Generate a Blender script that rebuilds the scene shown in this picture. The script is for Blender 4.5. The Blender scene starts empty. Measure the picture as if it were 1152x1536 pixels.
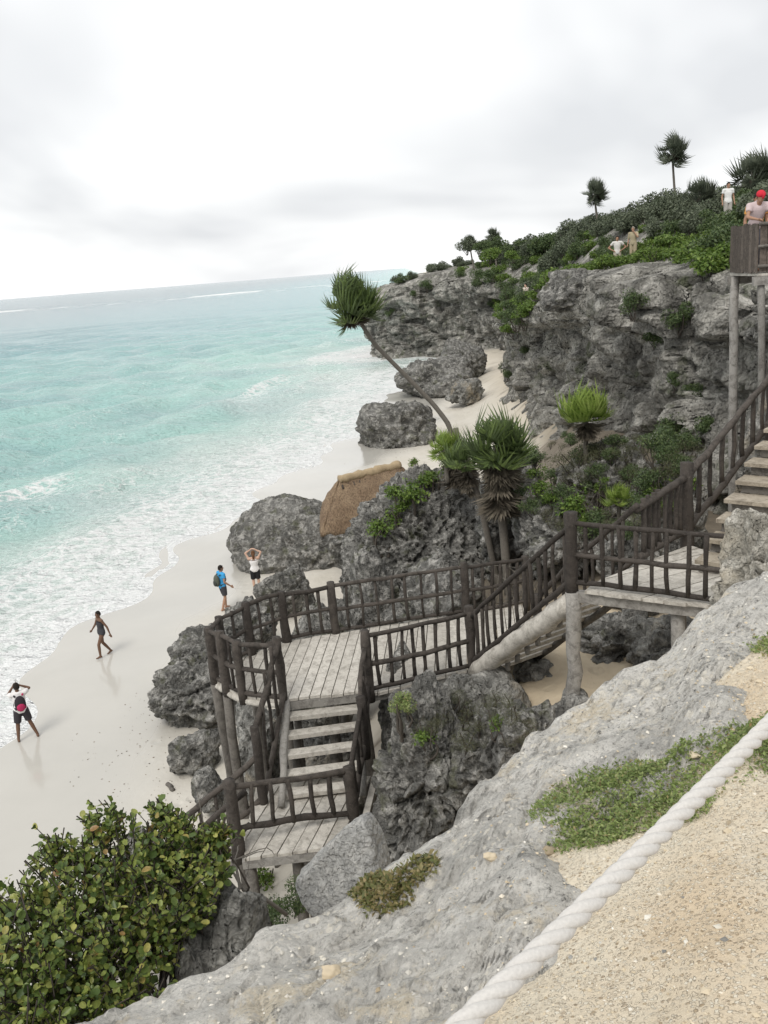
import bpy, bmesh, math, random
import numpy as np
from mathutils import Vector, Matrix
random.seed(7)
RNG = np.random.default_rng(7)
scene = bpy.context.scene
COL = scene.collection

# ------------------------------------------------------------------ camera
F, CAMZ = 1350.0, 12.0
ROLL = math.atan(53 / 680.0)
PITCH = math.atan((768 - (448 - 53 / 680.0 * 576)) * math.cos(ROLL) / F)
FW = np.array([0, math.cos(PITCH), -math.sin(PITCH)])
UP0 = np.array([0, math.sin(PITCH), math.cos(PITCH)])
RT = np.array([1., 0, 0]) * math.cos(ROLL) - UP0 * math.sin(ROLL)
UP = UP0 * math.cos(ROLL) + np.array([1., 0, 0]) * math.sin(ROLL)
cam = bpy.data.cameras.new("camera")
cam_o = bpy.data.objects.new("camera", cam)
COL.objects.link(cam_o)
cam_o.matrix_world = Matrix(((RT[0], UP[0], -FW[0], 0), (RT[1], UP[1], -FW[1], 0), (RT[2], UP[2], -FW[2], CAMZ), (0, 0, 0, 1)))
cam.sensor_fit = 'VERTICAL'
cam.sensor_height = 36.0
cam.lens = 36.0 * F / 1536.0
cam.clip_start = 0.05
cam.clip_end = 30000
scene.camera = cam_o

# ------------------------------------------------------------------ world, sun, exposure
SUN_EL, SUN_AZ = math.radians(52), math.radians(205)   # azimuth clockwise from +Y
world = bpy.data.worlds.new("World")
scene.world = world
world.use_nodes = True
wn, wl = world.node_tree.nodes, world.node_tree.links
wn.clear()
w_out = wn.new('ShaderNodeOutputWorld')
w_bg = wn.new('ShaderNodeBackground')
w_bg.inputs['Strength'].default_value = 0.1
w_sky = wn.new('ShaderNodeTexSky')
w_sky.sky_type = 'NISHITA'
w_sky.sun_disc = False
w_sky.sun_elevation = SUN_EL
w_sky.sun_rotation = SUN_AZ
w_sky.air_density = 1.0
w_sky.dust_density = 3.0
w_tc = wn.new('ShaderNodeTexCoord')
w_sep = wn.new('ShaderNodeSeparateXYZ')
wl.new(w_tc.outputs['Generated'], w_sep.inputs[0])
w_add = wn.new('ShaderNodeMath'); w_add.operation = 'ADD'; w_add.inputs[1].default_value = 0.32
w_abs = wn.new('ShaderNodeMath'); w_abs.operation = 'ABSOLUTE'
wl.new(w_sep.outputs[2], w_abs.inputs[0]); wl.new(w_abs.outputs[0], w_add.inputs[0])
w_dx = wn.new('ShaderNodeMath'); w_dx.operation = 'DIVIDE'
w_dy = wn.new('ShaderNodeMath'); w_dy.operation = 'DIVIDE'
wl.new(w_sep.outputs[0], w_dx.inputs[0]); wl.new(w_add.outputs[0], w_dx.inputs[1])
wl.new(w_sep.outputs[1], w_dy.inputs[0]); wl.new(w_add.outputs[0], w_dy.inputs[1])
w_cmb = wn.new('ShaderNodeCombineXYZ')
wl.new(w_dx.outputs[0], w_cmb.inputs[0]); wl.new(w_dy.outputs[0], w_cmb.inputs[1])
w_n = wn.new('ShaderNodeTexNoise')
w_n.inputs['Scale'].default_value = 0.9; w_n.inputs['Detail'].default_value = 4; w_n.inputs['Roughness'].default_value = 0.45
w_n.inputs['Distortion'].default_value = 0.35
wl.new(w_cmb.outputs[0], w_n.inputs['Vector'])
w_r = wn.new('ShaderNodeValToRGB')
w_r.color_ramp.elements[0].position = 0.40; w_r.color_ramp.elements[0].color = (6.7, 6.83, 7.0, 1)
w_r.color_ramp.elements[1].position = 0.57; w_r.color_ramp.elements[1].color = (9.7, 9.75, 9.7, 1)
wl.new(w_n.outputs['Fac'], w_r.inputs[0])
w_mix = wn.new('ShaderNodeMix'); w_mix.data_type = 'RGBA'; w_mix.inputs[0].default_value = 0.95
wl.new(w_sky.outputs[0], w_mix.inputs[6]); wl.new(w_r.outputs[0], w_mix.inputs[7])
wl.new(w_mix.outputs[2], w_bg.inputs['Color'])
wl.new(w_bg.outputs[0], w_out.inputs[0])

sun = bpy.data.lights.new("sun", 'SUN')
sun.energy = 1.45
sun.angle = math.radians(22)
sun.color = (1.0, 0.96, 0.9)
sun_o = bpy.data.objects.new("sun", sun)
COL.objects.link(sun_o)
sd = Vector((math.sin(SUN_AZ) * math.cos(SUN_EL), math.cos(SUN_AZ) * math.cos(SUN_EL), math.sin(SUN_EL)))
sun_o.rotation_euler = (-sd).to_track_quat('-Z', 'Y').to_euler()
sun_o.location = (0, -20, 60)
vs = scene.view_settings
vs.view_transform = 'Standard'; vs.look = 'None'; vs.exposure = 0.3; vs.gamma = 1.0; vs.use_curve_mapping = False

# ------------------------------------------------------------------ helpers
def ray(px, py):
    return FW + RT * ((px - 576) / F) - UP * ((py - 768) / F)
def AZ(px, py, z):                       # a point of the photograph at a known height
    v = ray(px, py); return np.array([0, 0, CAMZ]) + v * ((z - CAMZ) / v[2])
def AD(px, py, y):                       # the same at a known distance
    v = ray(px, py); return np.array([0, 0, CAMZ]) + v * (y / v[1])

def sstep(a, b, x):
    t = np.clip((x - a) / (b - a), 0, 1); return t * t * (3 - 2 * t)

def _h(ix, iy, iz, s):
    h = (ix.astype(np.uint32) * np.uint32(374761393) + iy.astype(np.uint32) * np.uint32(668265263)
         + iz.astype(np.uint32) * np.uint32(2147483647) + np.uint32((s * 974634777) & 0xffffffff))
    h = (h ^ (h >> np.uint32(13))) * np.uint32(1274126177)
    h = (h ^ (h >> np.uint32(15))) * np.uint32(2246822519)
    return h ^ (h >> np.uint32(16))

def perlin(P, s=0):
    P = np.asarray(P, np.float32); i0 = np.floor(P).astype(np.int64); f = (P - i0).astype(np.float32)
    u = f * f * f * (f * (f * 6 - 15) + 10); out = 0
    for dx in (0, 1):
        wx = u[:, 0] if dx else 1 - u[:, 0]
        for dy in (0, 1):
            wy = u[:, 1] if dy else 1 - u[:, 1]
            for dz in (0, 1):
                wz = u[:, 2] if dz else 1 - u[:, 2]
                h = _h(i0[:, 0] + dx, i0[:, 1] + dy, i0[:, 2] + dz, s)
                gx = (h & np.uint32(1023)).astype(np.float32) / 511.5 - 1
                gy = ((h >> np.uint32(10)) & np.uint32(1023)).astype(np.float32) / 511.5 - 1
                gz = ((h >> np.uint32(20)) & np.uint32(1023)).astype(np.float32) / 511.5 - 1
                out = out + wx * wy * wz * (gx * (f[:, 0] - dx) + gy * (f[:, 1] - dy) + gz * (f[:, 2] - dz))
    return out

def fbm(P, o=4, s=0, g=0.5):
    P = np.asarray(P, np.float32); a, t = 1.0, 0
    for k in range(o):
        t = t + a * perlin(P * (2.03 ** k) + 17.3 * k, s + k); a *= g
    return t

def ridged(P, o=3, s=0):
    P = np.asarray(P, np.float32); a, t = 1.0, 0
    for k in range(o):
        t = t + a * (1 - 2.2 * np.abs(perlin(P * (2.1 ** k) + 9.1 * k, s + k))); a *= 0.5
    return t

def worley(P, s=0):
    P = np.asarray(P, np.float32); i0 = np.floor(P).astype(np.int64)
    f1 = np.full(len(P), 9., np.float32); f2 = f1.copy()
    for dx in (-1, 0, 1):
        for dy in (-1, 0, 1):
            for dz in (-1, 0, 1):
                cx, cy, cz = i0[:, 0] + dx, i0[:, 1] + dy, i0[:, 2] + dz
                h = _h(cx, cy, cz, s)
                qx = cx + (h & np.uint32(1023)) / 1023. - P[:, 0]
                qy = cy + ((h >> np.uint32(10)) & np.uint32(1023)) / 1023. - P[:, 1]
                qz = cz + ((h >> np.uint32(20)) & np.uint32(1023)) / 1023. - P[:, 2]
                d = np.sqrt(qx * qx + qy * qy + qz * qz).astype(np.float32)
                f2 = np.minimum(f2, np.maximum(f1, d)); f1 = np.minimum(f1, d)
    return f1, f2

def blocks(P, s=0):
    """angular blocks parted by cracks: offset of the nearest cell and the distance to its border"""
    P = np.asarray(P, np.float32); i0 = np.floor(P).astype(np.int64)
    f1 = np.full(len(P), 9., np.float32); f2 = f1.copy(); val = np.zeros(len(P), np.float32)
    for dx in (-1, 0, 1):
        for dy in (-1, 0, 1):
            for dz in (-1, 0, 1):
                cx, cy, cz = i0[:, 0] + dx, i0[:, 1] + dy, i0[:, 2] + dz
                h = _h(cx, cy, cz, s)
                d = np.abs(cx + (h & np.uint32(1023)) / 1023. - P[:, 0]) + np.abs(cy + ((h >> np.uint32(10)) & np.uint32(1023)) / 1023. - P[:, 1]) + np.abs(cz + ((h >> np.uint32(20)) & np.uint32(1023)) / 1023. - P[:, 2])
                d = d.astype(np.float32); v = (_h(cz, cx, cy, s + 77) & np.uint32(1023)).astype(np.float32) / 1023.
                f2 = np.minimum(f2, np.maximum(f1, d)); val = np.where(d < f1, v, val); f1 = np.minimum(f1, d)
    return val, f2 - f1

def karst(P, s=0, k=1.0, pit=1.0):
    """outward displacement of pitted limestone, P in metres"""
    Q = P + 0.3 * np.stack([perlin(P * 1.3, s + 31), perlin(P * 1.3, s + 32), perlin(P * 1.3, s + 33)], 1)
    a1, b1 = worley(Q * 1.25 * k, s); a2, b2 = worley(Q * 3.4 * k, s + 5)
    big = sstep(-0.15, 0.35, perlin(Q * 0.7 * k, s + 8))
    d = -0.34 * sstep(0.62, 0.12, a1) * (0.35 + 0.65 * big) - 0.20 * np.clip((b1 - a1) * 1.2, 0, 0.6)
    d = d + 0.17 * ridged(Q * 1.0 * k, 3, s + 9)
    d = d - 0.15 * pit * sstep(0.6, 0.2, a2) * (0.45 + 0.55 * (1 - big)) + 0.045 * ridged(Q * 5.0 * k, 2, s + 11)
    return d / k

def link(o, parent=None):
    COL.objects.link(o)
    if parent is not None: o.parent = parent
    return o

def tag(o, label=None, cat=None, group=None, kind=None):
    if label: o['label'] = label
    if cat: o['category'] = cat
    if group: o['group'] = group
    if kind: o['kind'] = kind
    return o

def mesh(name, V, Fs, mat=None, smooth=True, attrs=None):
    me = bpy.data.meshes.new(name)
    V = np.asarray(V, np.float32)
    if isinstance(Fs, np.ndarray):
        n, k = Fs.shape
        me.vertices.add(len(V)); me.vertices.foreach_set('co', V.ravel())
        me.loops.add(n * k); me.loops.foreach_set('vertex_index', Fs.ravel().astype(np.int32))
        me.polygons.add(n); me.polygons.foreach_set('loop_start', np.arange(0, n * k, k, dtype=np.int32))
        me.update(calc_edges=True)
    else:
        me.from_pydata([tuple(map(float, v)) for v in V], [], [tuple(map(int, f)) for f in Fs]); me.update()
    me.polygons.foreach_set('use_smooth', np.full(len(me.polygons), smooth, dtype=bool))
    if attrs:
        for k, a in attrs.items():
            at = me.attributes.new(k, 'FLOAT', 'POINT'); at.data.foreach_set('value', np.asarray(a, np.float32))
    if mat: me.materials.append(mat)
    return me

def obj(name, me, parent=None, loc=(0, 0, 0), rot=(0, 0, 0), scale=(1, 1, 1)):
    o = bpy.data.objects.new(name, me)
    o.location = tuple(map(float, loc)); o.rotation_euler = tuple(map(float, rot)); o.scale = tuple(map(float, scale))
    return link(o, parent)

def empty(name, loc, label=None, cat=None, group=None, rot=(0, 0, 0)):
    o = obj(name, None, None, loc, rot); o.empty_display_size = 0.2
    return tag(o, label, cat, group)

def gridf(n, m):
    i = np.arange(n * m).reshape(n, m)
    return np.stack([i[:-1, :-1].ravel(), i[1:, :-1].ravel(), i[1:, 1:].ravel(), i[:-1, 1:].ravel()], 1)

class MB:
    def __init__(s): s.v = []; s.f = []
    def add(s, V, Fs):
        b = len(s.v); s.v += [tuple(v) for v in V]; s.f += [tuple(i + b for i in f) for f in Fs]
    def tube(s, pts, rad, n=8, cap=True, wob=0.0, sx=1.0):
        pts = [Vector(p) for p in pts]
        if not hasattr(rad, '__len__'): rad = [rad] * len(pts)
        rings = []; prev = None
        for i, p in enumerate(pts):
            t = (pts[min(i + 1, len(pts) - 1)] - pts[max(i - 1, 0)]).normalized()
            if prev is None:
                a = Vector((0, 0, 1)) if abs(t.z) < 0.9 else Vector((1, 0, 0))
                u = t.cross(a).normalized()
            else:
                u = (prev - t * prev.dot(t)).normalized()
            prev = u; w = t.cross(u)
            rings.append([p + (u * math.cos(2 * math.pi * k / n) * sx + w * math.sin(2 * math.pi * k / n)) * rad[i] * (1 + random.uniform(-wob, wob)) for k in range(n)])
        V = [v for r in rings for v in r]; Fs = []
        for i in range(len(rings) - 1):
            for k in range(n):
                Fs.append((i * n + k, i * n + (k + 1) % n, (i + 1) * n + (k + 1) % n, (i + 1) * n + k))
        if cap:
            Fs.append(tuple(range(n - 1, -1, -1))); Fs.append(tuple((len(rings) - 1) * n + k for k in range(n)))
        s.add(V, Fs)
    def prism(s, top, thick):
        n = len(top); V = [tuple(p) for p in top] + [(p[0], p[1], p[2] - thick) for p in top]
        s.add(V, [tuple(range(n)), tuple(range(2 * n - 1, n - 1, -1))] + [(k, n + k, n + (k + 1) % n, (k + 1) % n) for k in range(n)])
    def ell(s, c, r, seg=10, rings=7, M=None):
        V = []; Fs = []
        for i in range(rings + 1):
            th = math.pi * i / rings
            for k in range(seg):
                ph = 2 * math.pi * k / seg
                q = Vector((r[0] * math.sin(th) * math.cos(ph), r[1] * math.sin(th) * math.sin(ph), r[2] * math.cos(th)))
                if M is not None: q = M @ q
                V.append(Vector(c) + q)
        for i in range(rings):
            for k in range(seg):
                Fs.append((i * seg + k, (i + 1) * seg + k, (i + 1) * seg + (k + 1) % seg, i * seg + (k + 1) % seg))
        s.add(V, Fs)
    def mesh(s, name, mat, smooth=True): return mesh(name, s.v, s.f, mat, smooth)

# ------------------------------------------------------------------ materials
class NT:
    def __init__(s, name):
        s.m = bpy.data.materials.new(name); s.m.use_nodes = True
        s.n = s.m.node_tree.nodes; s.l = s.m.node_tree.links; s.n.clear()
        s.out = s.n.new('ShaderNodeOutputMaterial'); s.b = s.n.new('ShaderNodeBsdfPrincipled')
        s.l.new(s.b.outputs[0], s.out.inputs[0])
        s.tc = s.n.new('ShaderNodeTexCoord')
    def set(s, sock, v):
        if hasattr(v, 'links') or isinstance(v, bpy.types.NodeSocket): s.l.new(v, sock)
        else: sock.default_value = v
    def P(s, **k):
        for a, v in k.items():
            s.set(s.b.inputs[a.replace('_', ' ')], v)
    def co(s, scale=(1, 1, 1), src='Object', rot=(0, 0, 0)):
        mp = s.n.new('ShaderNodeMapping'); mp.inputs['Scale'].default_value = scale; mp.inputs['Rotation'].default_value = rot
        s.l.new(s.tc.outputs[src], mp.inputs[0]); return mp.outputs[0]
    def noise(s, vec, scale, detail=5, rough=0.55, dist=0.0, out='Fac'):
        n = s.n.new('ShaderNodeTexNoise'); s.l.new(vec, n.inputs['Vector'])
        n.inputs['Scale'].default_value = scale; n.inputs['Detail'].default_value = detail
        n.inputs['Roughness'].default_value = rough; n.inputs['Distortion'].default_value = dist
        return n.outputs[out]
    def vor(s, vec, scale, feat='F1', out='Distance', rnd=1.0):
        n = s.n.new('ShaderNodeTexVoronoi'); n.feature = feat; s.l.new(vec, n.inputs['Vector'])
        n.inputs['Scale'].default_value = scale; n.inputs['Randomness'].default_value = rnd
        return n.outputs[out]
    def ramp(s, fac, stops):
        r = s.n.new('ShaderNodeValToRGB'); e = r.color_ramp.elements
        while len(e) < len(stops): e.new(0.5)
        for k, (p, c) in enumerate(stops):
            e[k].position = p; e[k].color = (c, c, c, 1) if not hasattr(c, '__len__') else (*c[:3], 1)
        s.l.new(fac, r.inputs[0]); return r.outputs[0]
    def mix(s, f, a, b, mode='MIX'):
        m = s.n.new('ShaderNodeMix'); m.data_type = 'RGBA'; m.blend_type = mode
        s.set(m.inputs[0], f)
        for sock, v in ((m.inputs[6], a), (m.inputs[7], b)):
            s.set(sock, v if not isinstance(v, tuple) else (*v[:3], 1))
        return m.outputs[2]
    def math(s, op, a, b=None, clamp=False):
        m = s.n.new('ShaderNodeMath'); m.operation = op; m.use_clamp = clamp
        s.set(m.inputs[0], a)
        if b is not None: s.set(m.inputs[1], b)
        return m.outputs[0]
    def attr(s, name):
        a = s.n.new('ShaderNodeAttribute'); a.attribute_name = name; return a.outputs['Fac']
    def bump(s, h, strength, dist, prev=None):
        b = s.n.new('ShaderNodeBump'); b.inputs['Strength'].default_value = strength; b.inputs['Distance'].default_value = dist
        s.l.new(h, b.inputs['Height'])
        if prev is not None: s.l.new(prev, b.inputs['Normal'])
        return b.outputs[0]
    def rnd(s, isl=True):
        o = s.n.new('ShaderNodeObjectInfo').outputs['Random']
        if not isl: return o
        g = s.n.new('ShaderNodeNewGeometry').outputs['Random Per Island']
        return s.math('FRACT', s.math('ADD', o, g))

def rock_mat(name, dark, mid, light, cream=None, bs=1.0, moss=None, patch=0.5, stain=0.0):
    t = NT(name); v = t.co()
    big = t.noise(v, 0.45 * bs, 6, 0.6, 0.4); sm = t.noise(v, 2.2 * bs, 9, 0.66, 0.5); fine = t.noise(v, 26 * bs, 6, 0.7)
    c = t.mix(t.ramp(big, [(patch - 0.14, 0), (patch + 0.14, 1)]), dark, mid)
    c = t.mix(t.ramp(sm, [(0.48, 0), (0.66, 0.9)]), c, light)
    c = t.mix(t.ramp(sm, [(0.28, 0.75), (0.45, 0)]), c, tuple(x * 0.55 for x in dark))
    c = t.mix(t.ramp(fine, [(0.32, 0.6), (0.5, 0)]), c, dark)
    c = t.mix(t.ramp(fine, [(0.58, 0), (0.72, 0.5)]), c, light)
    if stain:
        st = t.noise(t.co((1.0, 1.0, 0.13)), 0.9, 7, 0.65, 0.6)
        c = t.mix(t.ramp(st, [(0.50, 0), (0.62, stain)]), c, tuple(x * 0.6 for x in dark))
        c = t.mix(t.ramp(st, [(0.34, stain * 0.8), (0.44, 0)]), c, light)
    if cream:
        c = t.mix(t.ramp(t.noise(v, 0.9, 5, 0.6), [(0.52, 0), (0.66, 0.8)]), c, cream)
    if moss:
        c = t.mix(t.ramp(t.noise(v, 1.3 * bs, 7, 0.65), [(0.56, 0), (0.66, 0.7)]), c, moss)
    wv = t.mix(0.04, v, t.noise(v, 4 * bs, 3, out='Color'))
    h = t.bump(t.vor(wv, 6 * bs), 1.0, 0.14 / bs)
    h = t.bump(t.vor(wv, 15 * bs), 0.9, 0.05 / bs, h)
    h = t.bump(sm, 1.0, 0.14 / bs, h); h = t.bump(fine, 0.8, 0.02 / bs, h)
    t.P(Base_Color=c, Roughness=0.92, Normal=h); t.b.inputs['Specular IOR Level'].default_value = 0.2
    return t.m

M = {}
M['cliff'] = rock_mat('cliff_limestone', (0.15, 0.145, 0.13), (0.35, 0.338, 0.305), (0.58, 0.56, 0.51), bs=0.6, moss=(0.08, 0.095, 0.045), patch=0.5, stain=0.65)
M['boulder'] = rock_mat('boulder_limestone', (0.10, 0.098, 0.09), (0.22, 0.215, 0.20), (0.50, 0.485, 0.45), bs=1.5, moss=(0.10, 0.105, 0.06), patch=0.5)
M['palerock'] = rock_mat('pale_limestone', (0.13, 0.128, 0.118), (0.28, 0.275, 0.255), (0.50, 0.49, 0.455), cream=(0.42, 0.36, 0.27), bs=1.4)
M['creamrock'] = rock_mat('cream_limestone', (0.24, 0.225, 0.19), (0.44, 0.415, 0.36), (0.68, 0.65, 0.58), cream=(0.58, 0.5, 0.37), bs=3.0)
M['slab'] = rock_mat('grey_slab_limestone', (0.33, 0.328, 0.315), (0.42, 0.416, 0.40), (0.56, 0.55, 0.52), bs=2.6)

def ledge_mat():
    t = NT('ledge_limestone'); v = t.co(); st = t.co((1, 2.0, 1), rot=(0, 0, -0.55))
    big = t.noise(v, 0.8, 7, 0.65, 0.3); sm = t.noise(v, 7, 9, 0.72); fine = t.noise(v, 70, 6, 0.72)
    c = t.mix(t.ramp(big, [(0.38, 0), (0.6, 1)]), (0.60, 0.58, 0.535), (0.74, 0.715, 0.66))
    c = t.mix(t.ramp(t.noise(st, 1.6, 8, 0.7), [(0.36, 0.7), (0.5, 0)]), c, (0.44, 0.432, 0.405))
    c = t.mix(t.ramp(t.noise(st, 3.2, 10, 0.78), [(0.52, 0), (0.6, 0.9)]), c, (0.80, 0.775, 0.72))
    c = t.mix(t.ramp(t.noise(t.co((1, 1, 1), rot=(0.5, 0.3, 1)), 1.7, 9, 0.74), [(0.53, 0), (0.6, 0.85)]), c, (0.72, 0.635, 0.49))
    c = t.mix(t.ramp(sm, [(0.33, 0.75), (0.41, 0)]), c, (0.22, 0.216, 0.2))
    c = t.mix(t.math('MULTIPLY', t.ramp(t.noise(v, 24, 7, 0.78), [(0.38, 1), (0.45, 0)]), t.ramp(t.noise(v, 1.3, 4), [(0.4, 0.25), (0.6, 0.95)])), c, (0.13, 0.127, 0.115))
    cw = t.mix(0.025, v, t.noise(v, 12, 3, out='Color'))
    for sc, th in ((11, 0.2), (27, 0.24)):
        c = t.mix(t.math('MULTIPLY', t.ramp(t.vor(cw, sc), [(th, 1), (th + 0.08, 0)]), t.ramp(t.noise(v, 1.8, 4), [(0.47, 0), (0.56, 0.9)])), c, (0.80, 0.755, 0.66))
    c = t.mix(t.ramp(fine, [(0.32, 0.6), (0.45, 0)]), c, (0.24, 0.236, 0.22))
    ck = t.ramp(t.vor(t.mix(0.12, v, t.noise(v, 2.5, 5, 0.7, out='Color')), 0.9, 'DISTANCE_TO_EDGE'), [(0.0, 0), (0.012, 1)])
    gr = t.noise(v, 38, 8, 0.8)
    c = t.mix(t.ramp(gr, [(0.34, 0.75), (0.44, 0)]), c, (0.28, 0.272, 0.25)); c = t.mix(t.ramp(gr, [(0.55, 0), (0.64, 0.7)]), c, (0.80, 0.775, 0.72))
    h = t.bump(t.vor(cw, 11), 0.45, 0.05); h = t.bump(t.ramp(t.vor(cw, 34), [(0.1, 0), (0.5, 1)]), 0.6, 0.02, h); h = t.bump(sm, 0.5, 0.04, h); h = t.bump(gr, 0.9, 0.02, h); h = t.bump(fine, 0.8, 0.012, h); h = t.bump(ck, 0.5, 0.02, h)
    t.P(Base_Color=c, Roughness=0.9, Normal=h); t.b.inputs['Specular IOR Level'].default_value = 0.2
    return t.m
M['ledge'] = ledge_mat()

def sandpath_mat():
    t = NT('gravelly_sand'); v = t.co()
    c = t.mix(t.ramp(t.noise(v, 1.3, 6, 0.62), [(0.4, 0), (0.62, 1)]), (0.72, 0.585, 0.415), (0.77, 0.685, 0.54))
    cw = t.mix(0.02, v, t.noise(v, 40, 3, out='Color'))
    col = t.n.new('ShaderNodeSeparateColor'); t.l.new(t.vor(cw, 75, out='Color'), col.inputs[0])
    peb = t.ramp(t.vor(cw, 75), [(0.32, 1), (0.5, 0)])
    c = t.mix(t.math('MULTIPLY', peb, t.ramp(col.outputs[0], [(0.3, 0), (0.9, 0.8)])), c, (0.86, 0.80, 0.67))
    c = t.mix(t.math('MULTIPLY', peb, t.ramp(col.outputs[1], [(0.72, 0), (0.95, 0.8)])), c, (0.40, 0.29, 0.18))
    c = t.mix(t.ramp(t.noise(v, 55, 6, 0.75), [(0.29, 0.7), (0.4, 0)]), c, (0.42, 0.32, 0.22))
    h = t.bump(peb, 0.8, 0.008); h = t.bump(t.noise(v, 28, 7, 0.75), 0.9, 0.02, h)
    t.P(Base_Color=c, Roughness=0.95, Normal=h); t.b.inputs['Specular IOR Level'].default_value = 0.15
    return t.m
M['pathsand'] = sandpath_mat()

def beach_mat():
    t = NT('beach_sand'); v = t.co(); wet = t.attr('wet'); lit = t.attr('litter')
    dry = t.mix(t.ramp(t.noise(v, 0.35, 5, 0.6), [(0.35, 0), (0.65, 1)]), (0.54, 0.505, 0.435), (0.62, 0.585, 0.52))
    dry = t.mix(lit, dry, t.mix(t.noise(v, 2.0, 5, 0.6), (0.52, 0.43, 0.30), (0.6, 0.51, 0.38)))
    soil = t.attr('soil'); dry = t.mix(soil, dry, t.mix(t.noise(v, 3.0, 6, 0.7), (0.09, 0.075, 0.055), (0.24, 0.2, 0.15)))
    deb = t.ramp(t.noise(t.co((1, 0.45, 1), rot=(0, 0, 0.4)), 7, 8, 0.78), [(0.62, 0), (0.69, 1)])
    dry = t.mix(t.math('MULTIPLY', deb, t.ramp(t.noise(v, 0.5, 3), [(0.42, 0), (0.56, 0.7)])), dry, (0.2, 0.17, 0.12))
    wc = t.mix(t.noise(v, 0.25, 4, 0.6), (0.42, 0.405, 0.365), (0.54, 0.52, 0.475))
    c = t.mix(wet, dry, wc)
    r = t.mix(wet, (0.85,) * 3, (0.13,) * 3)
    fp = t.math('MULTIPLY', t.ramp(t.vor(v, 1.5), [(0.12, 0), (0.24, 1)]), 1.0)
    h = t.bump(t.noise(v, 5, 6, 0.65), 0.6, 0.06); h = t.bump(fp, 0.7, 0.07, h); h = t.bump(t.noise(v, 1.6, 3, 0.5), 0.5, 0.12, h)
    nm = t.n.new('ShaderNodeMix'); nm.data_type = 'VECTOR'
    geo = t.n.new('ShaderNodeNewGeometry')
    t.l.new(wet, nm.inputs[0]); t.l.new(h, nm.inputs[4]); t.l.new(geo.outputs['Normal'], nm.inputs[5])
    t.P(Base_Color=c, Roughness=r, Normal=nm.outputs[1]); t.b.inputs['Specular IOR Level'].default_value = 0.45
    return t.m
M['beach'] = beach_mat()

def sea_mat():
    t = NT('sea_water'); v = t.co(); d = t.attr('shore'); reef = t.attr('reef'); crest = t.attr('crest')
    n1 = t.noise(v, 0.05, 4, 0.55)
    off = t.math('ADD', d, t.math('MULTIPLY', t.math('SUBTRACT', n1, 0.5), 30.0))
    deep = t.ramp(t.math('DIVIDE', off, 400.0), [(0.0, (0.50, 0.66, 0.61)), (0.04, (0.40, 0.64, 0.585)), (0.12, (0.32, 0.56, 0.53)), (0.26, (0.25, 0.44, 0.46)), (0.6, (0.2, 0.30, 0.33)), (1.0, (0.18, 0.24, 0.265))])
    pat = t.ramp(t.noise(t.co((1, 2.2, 1)), 0.035, 5, 0.6), [(0.42, 0), (0.62, 0.45)])
    deep = t.mix(pat, deep, (0.24, 0.38, 0.42))
    milk = t.ramp(t.math('DIVIDE', off, 40.0), [(0.0, 0.85), (0.2, 0.45), (0.42, 0.08), (0.6, 0.0)])
    deep = t.mix(milk, deep, (0.70, 0.755, 0.71))
    # foam: lace of bubbles, thickest at the shore
    wv = t.mix(0.06, v, t.noise(v, 0.8, 4, 0.6, out='Color'))
    wv2 = t.n.new('ShaderNodeVectorMath'); wv2.operation = 'MULTIPLY_ADD'
    t.l.new(t.noise(v, 0.7, 5, 0.6, out='Color'), wv2.inputs[0]); wv2.inputs[1].default_value = (2.2, 2.2, 0); t.l.new(v, wv2.inputs[2])
    lace = t.ramp(t.vor(wv2.outputs[0], 1.1, 'DISTANCE_TO_EDGE'), [(0.0, 1.0), (0.22, 0.0)])
    lace2 = t.ramp(t.vor(wv2.outputs[0], 2.9, 'DISTANCE_TO_EDGE'), [(0.0, 1.0), (0.28, 0.0)])
    mass = t.noise(wv2.outputs[0], 0.35, 7, 0.68)
    dens = t.ramp(t.math('DIVIDE', t.math('ADD', d, t.math('MULTIPLY', t.math('SUBTRACT', mass, 0.5), 5.0)), 40.0), [(0.0, 0.9), (0.03, 0.50), (0.10, 0.47), (0.16, 0.28), (0.22, 0.06), (0.3, 0.0), (0.62, 0.0)])
    s = t.math('ADD', t.math('MULTIPLY', lace, 0.42), t.math('ADD', t.math('MULTIPLY', lace2, 0.22), t.math('MULTIPLY', mass, 0.75)))
    s = t.math('ADD', s, t.math('MULTIPLY', t.noise(v, 9, 4, 0.7), 0.2))
    fm = t.math('ADD', s, dens)
    foam = t.ramp(t.math('MULTIPLY', t.math('ADD', fm, t.math('MULTIPLY', crest, 0.5)), 0.5), [(0.50, 0), (0.72, 1)])
    caps = t.ramp(t.noise(t.co((1, 1.8, 1)), 0.22, 8, 0.72), [(0.74, 0), (0.78, 0.5)])
    rf = t.math('MULTIPLY', reef, t.ramp(t.noise(t.co((0.012, 0.004, 1)), 1.0, 7, 0.7), [(0.5, 0), (0.58, 1)]))
    allf = t.math('MAXIMUM', foam, t.math('MAXIMUM', t.math('MULTIPLY', caps, t.ramp(t.math('DIVIDE', d, 100), [(0.1, 0), (0.3, 1)])), rf))
    c = t.mix(allf, deep, (0.86, 0.87, 0.86))
    rough = t.mix(allf, (0.14,) * 3, (0.8,) * 3)
    h = t.bump(t.noise(t.co((1, 1.7, 1), rot=(0, 0, 0.5)), 0.32, 6, 0.62), 0.8, 1.5)
    h = t.bump(t.noise(t.co((1, 1.5, 1), rot=(0, 0, 0.35)), 1.5, 6, 0.62), 0.95, 0.5, h)
    h = t.bump(allf, 0.4, 0.05, h)
    t.P(Base_Color=c, Roughness=rough, Normal=h); t.b.inputs['IOR'].default_value = 1.33
    return t.m
M['sea'] = sea_mat()

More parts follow.
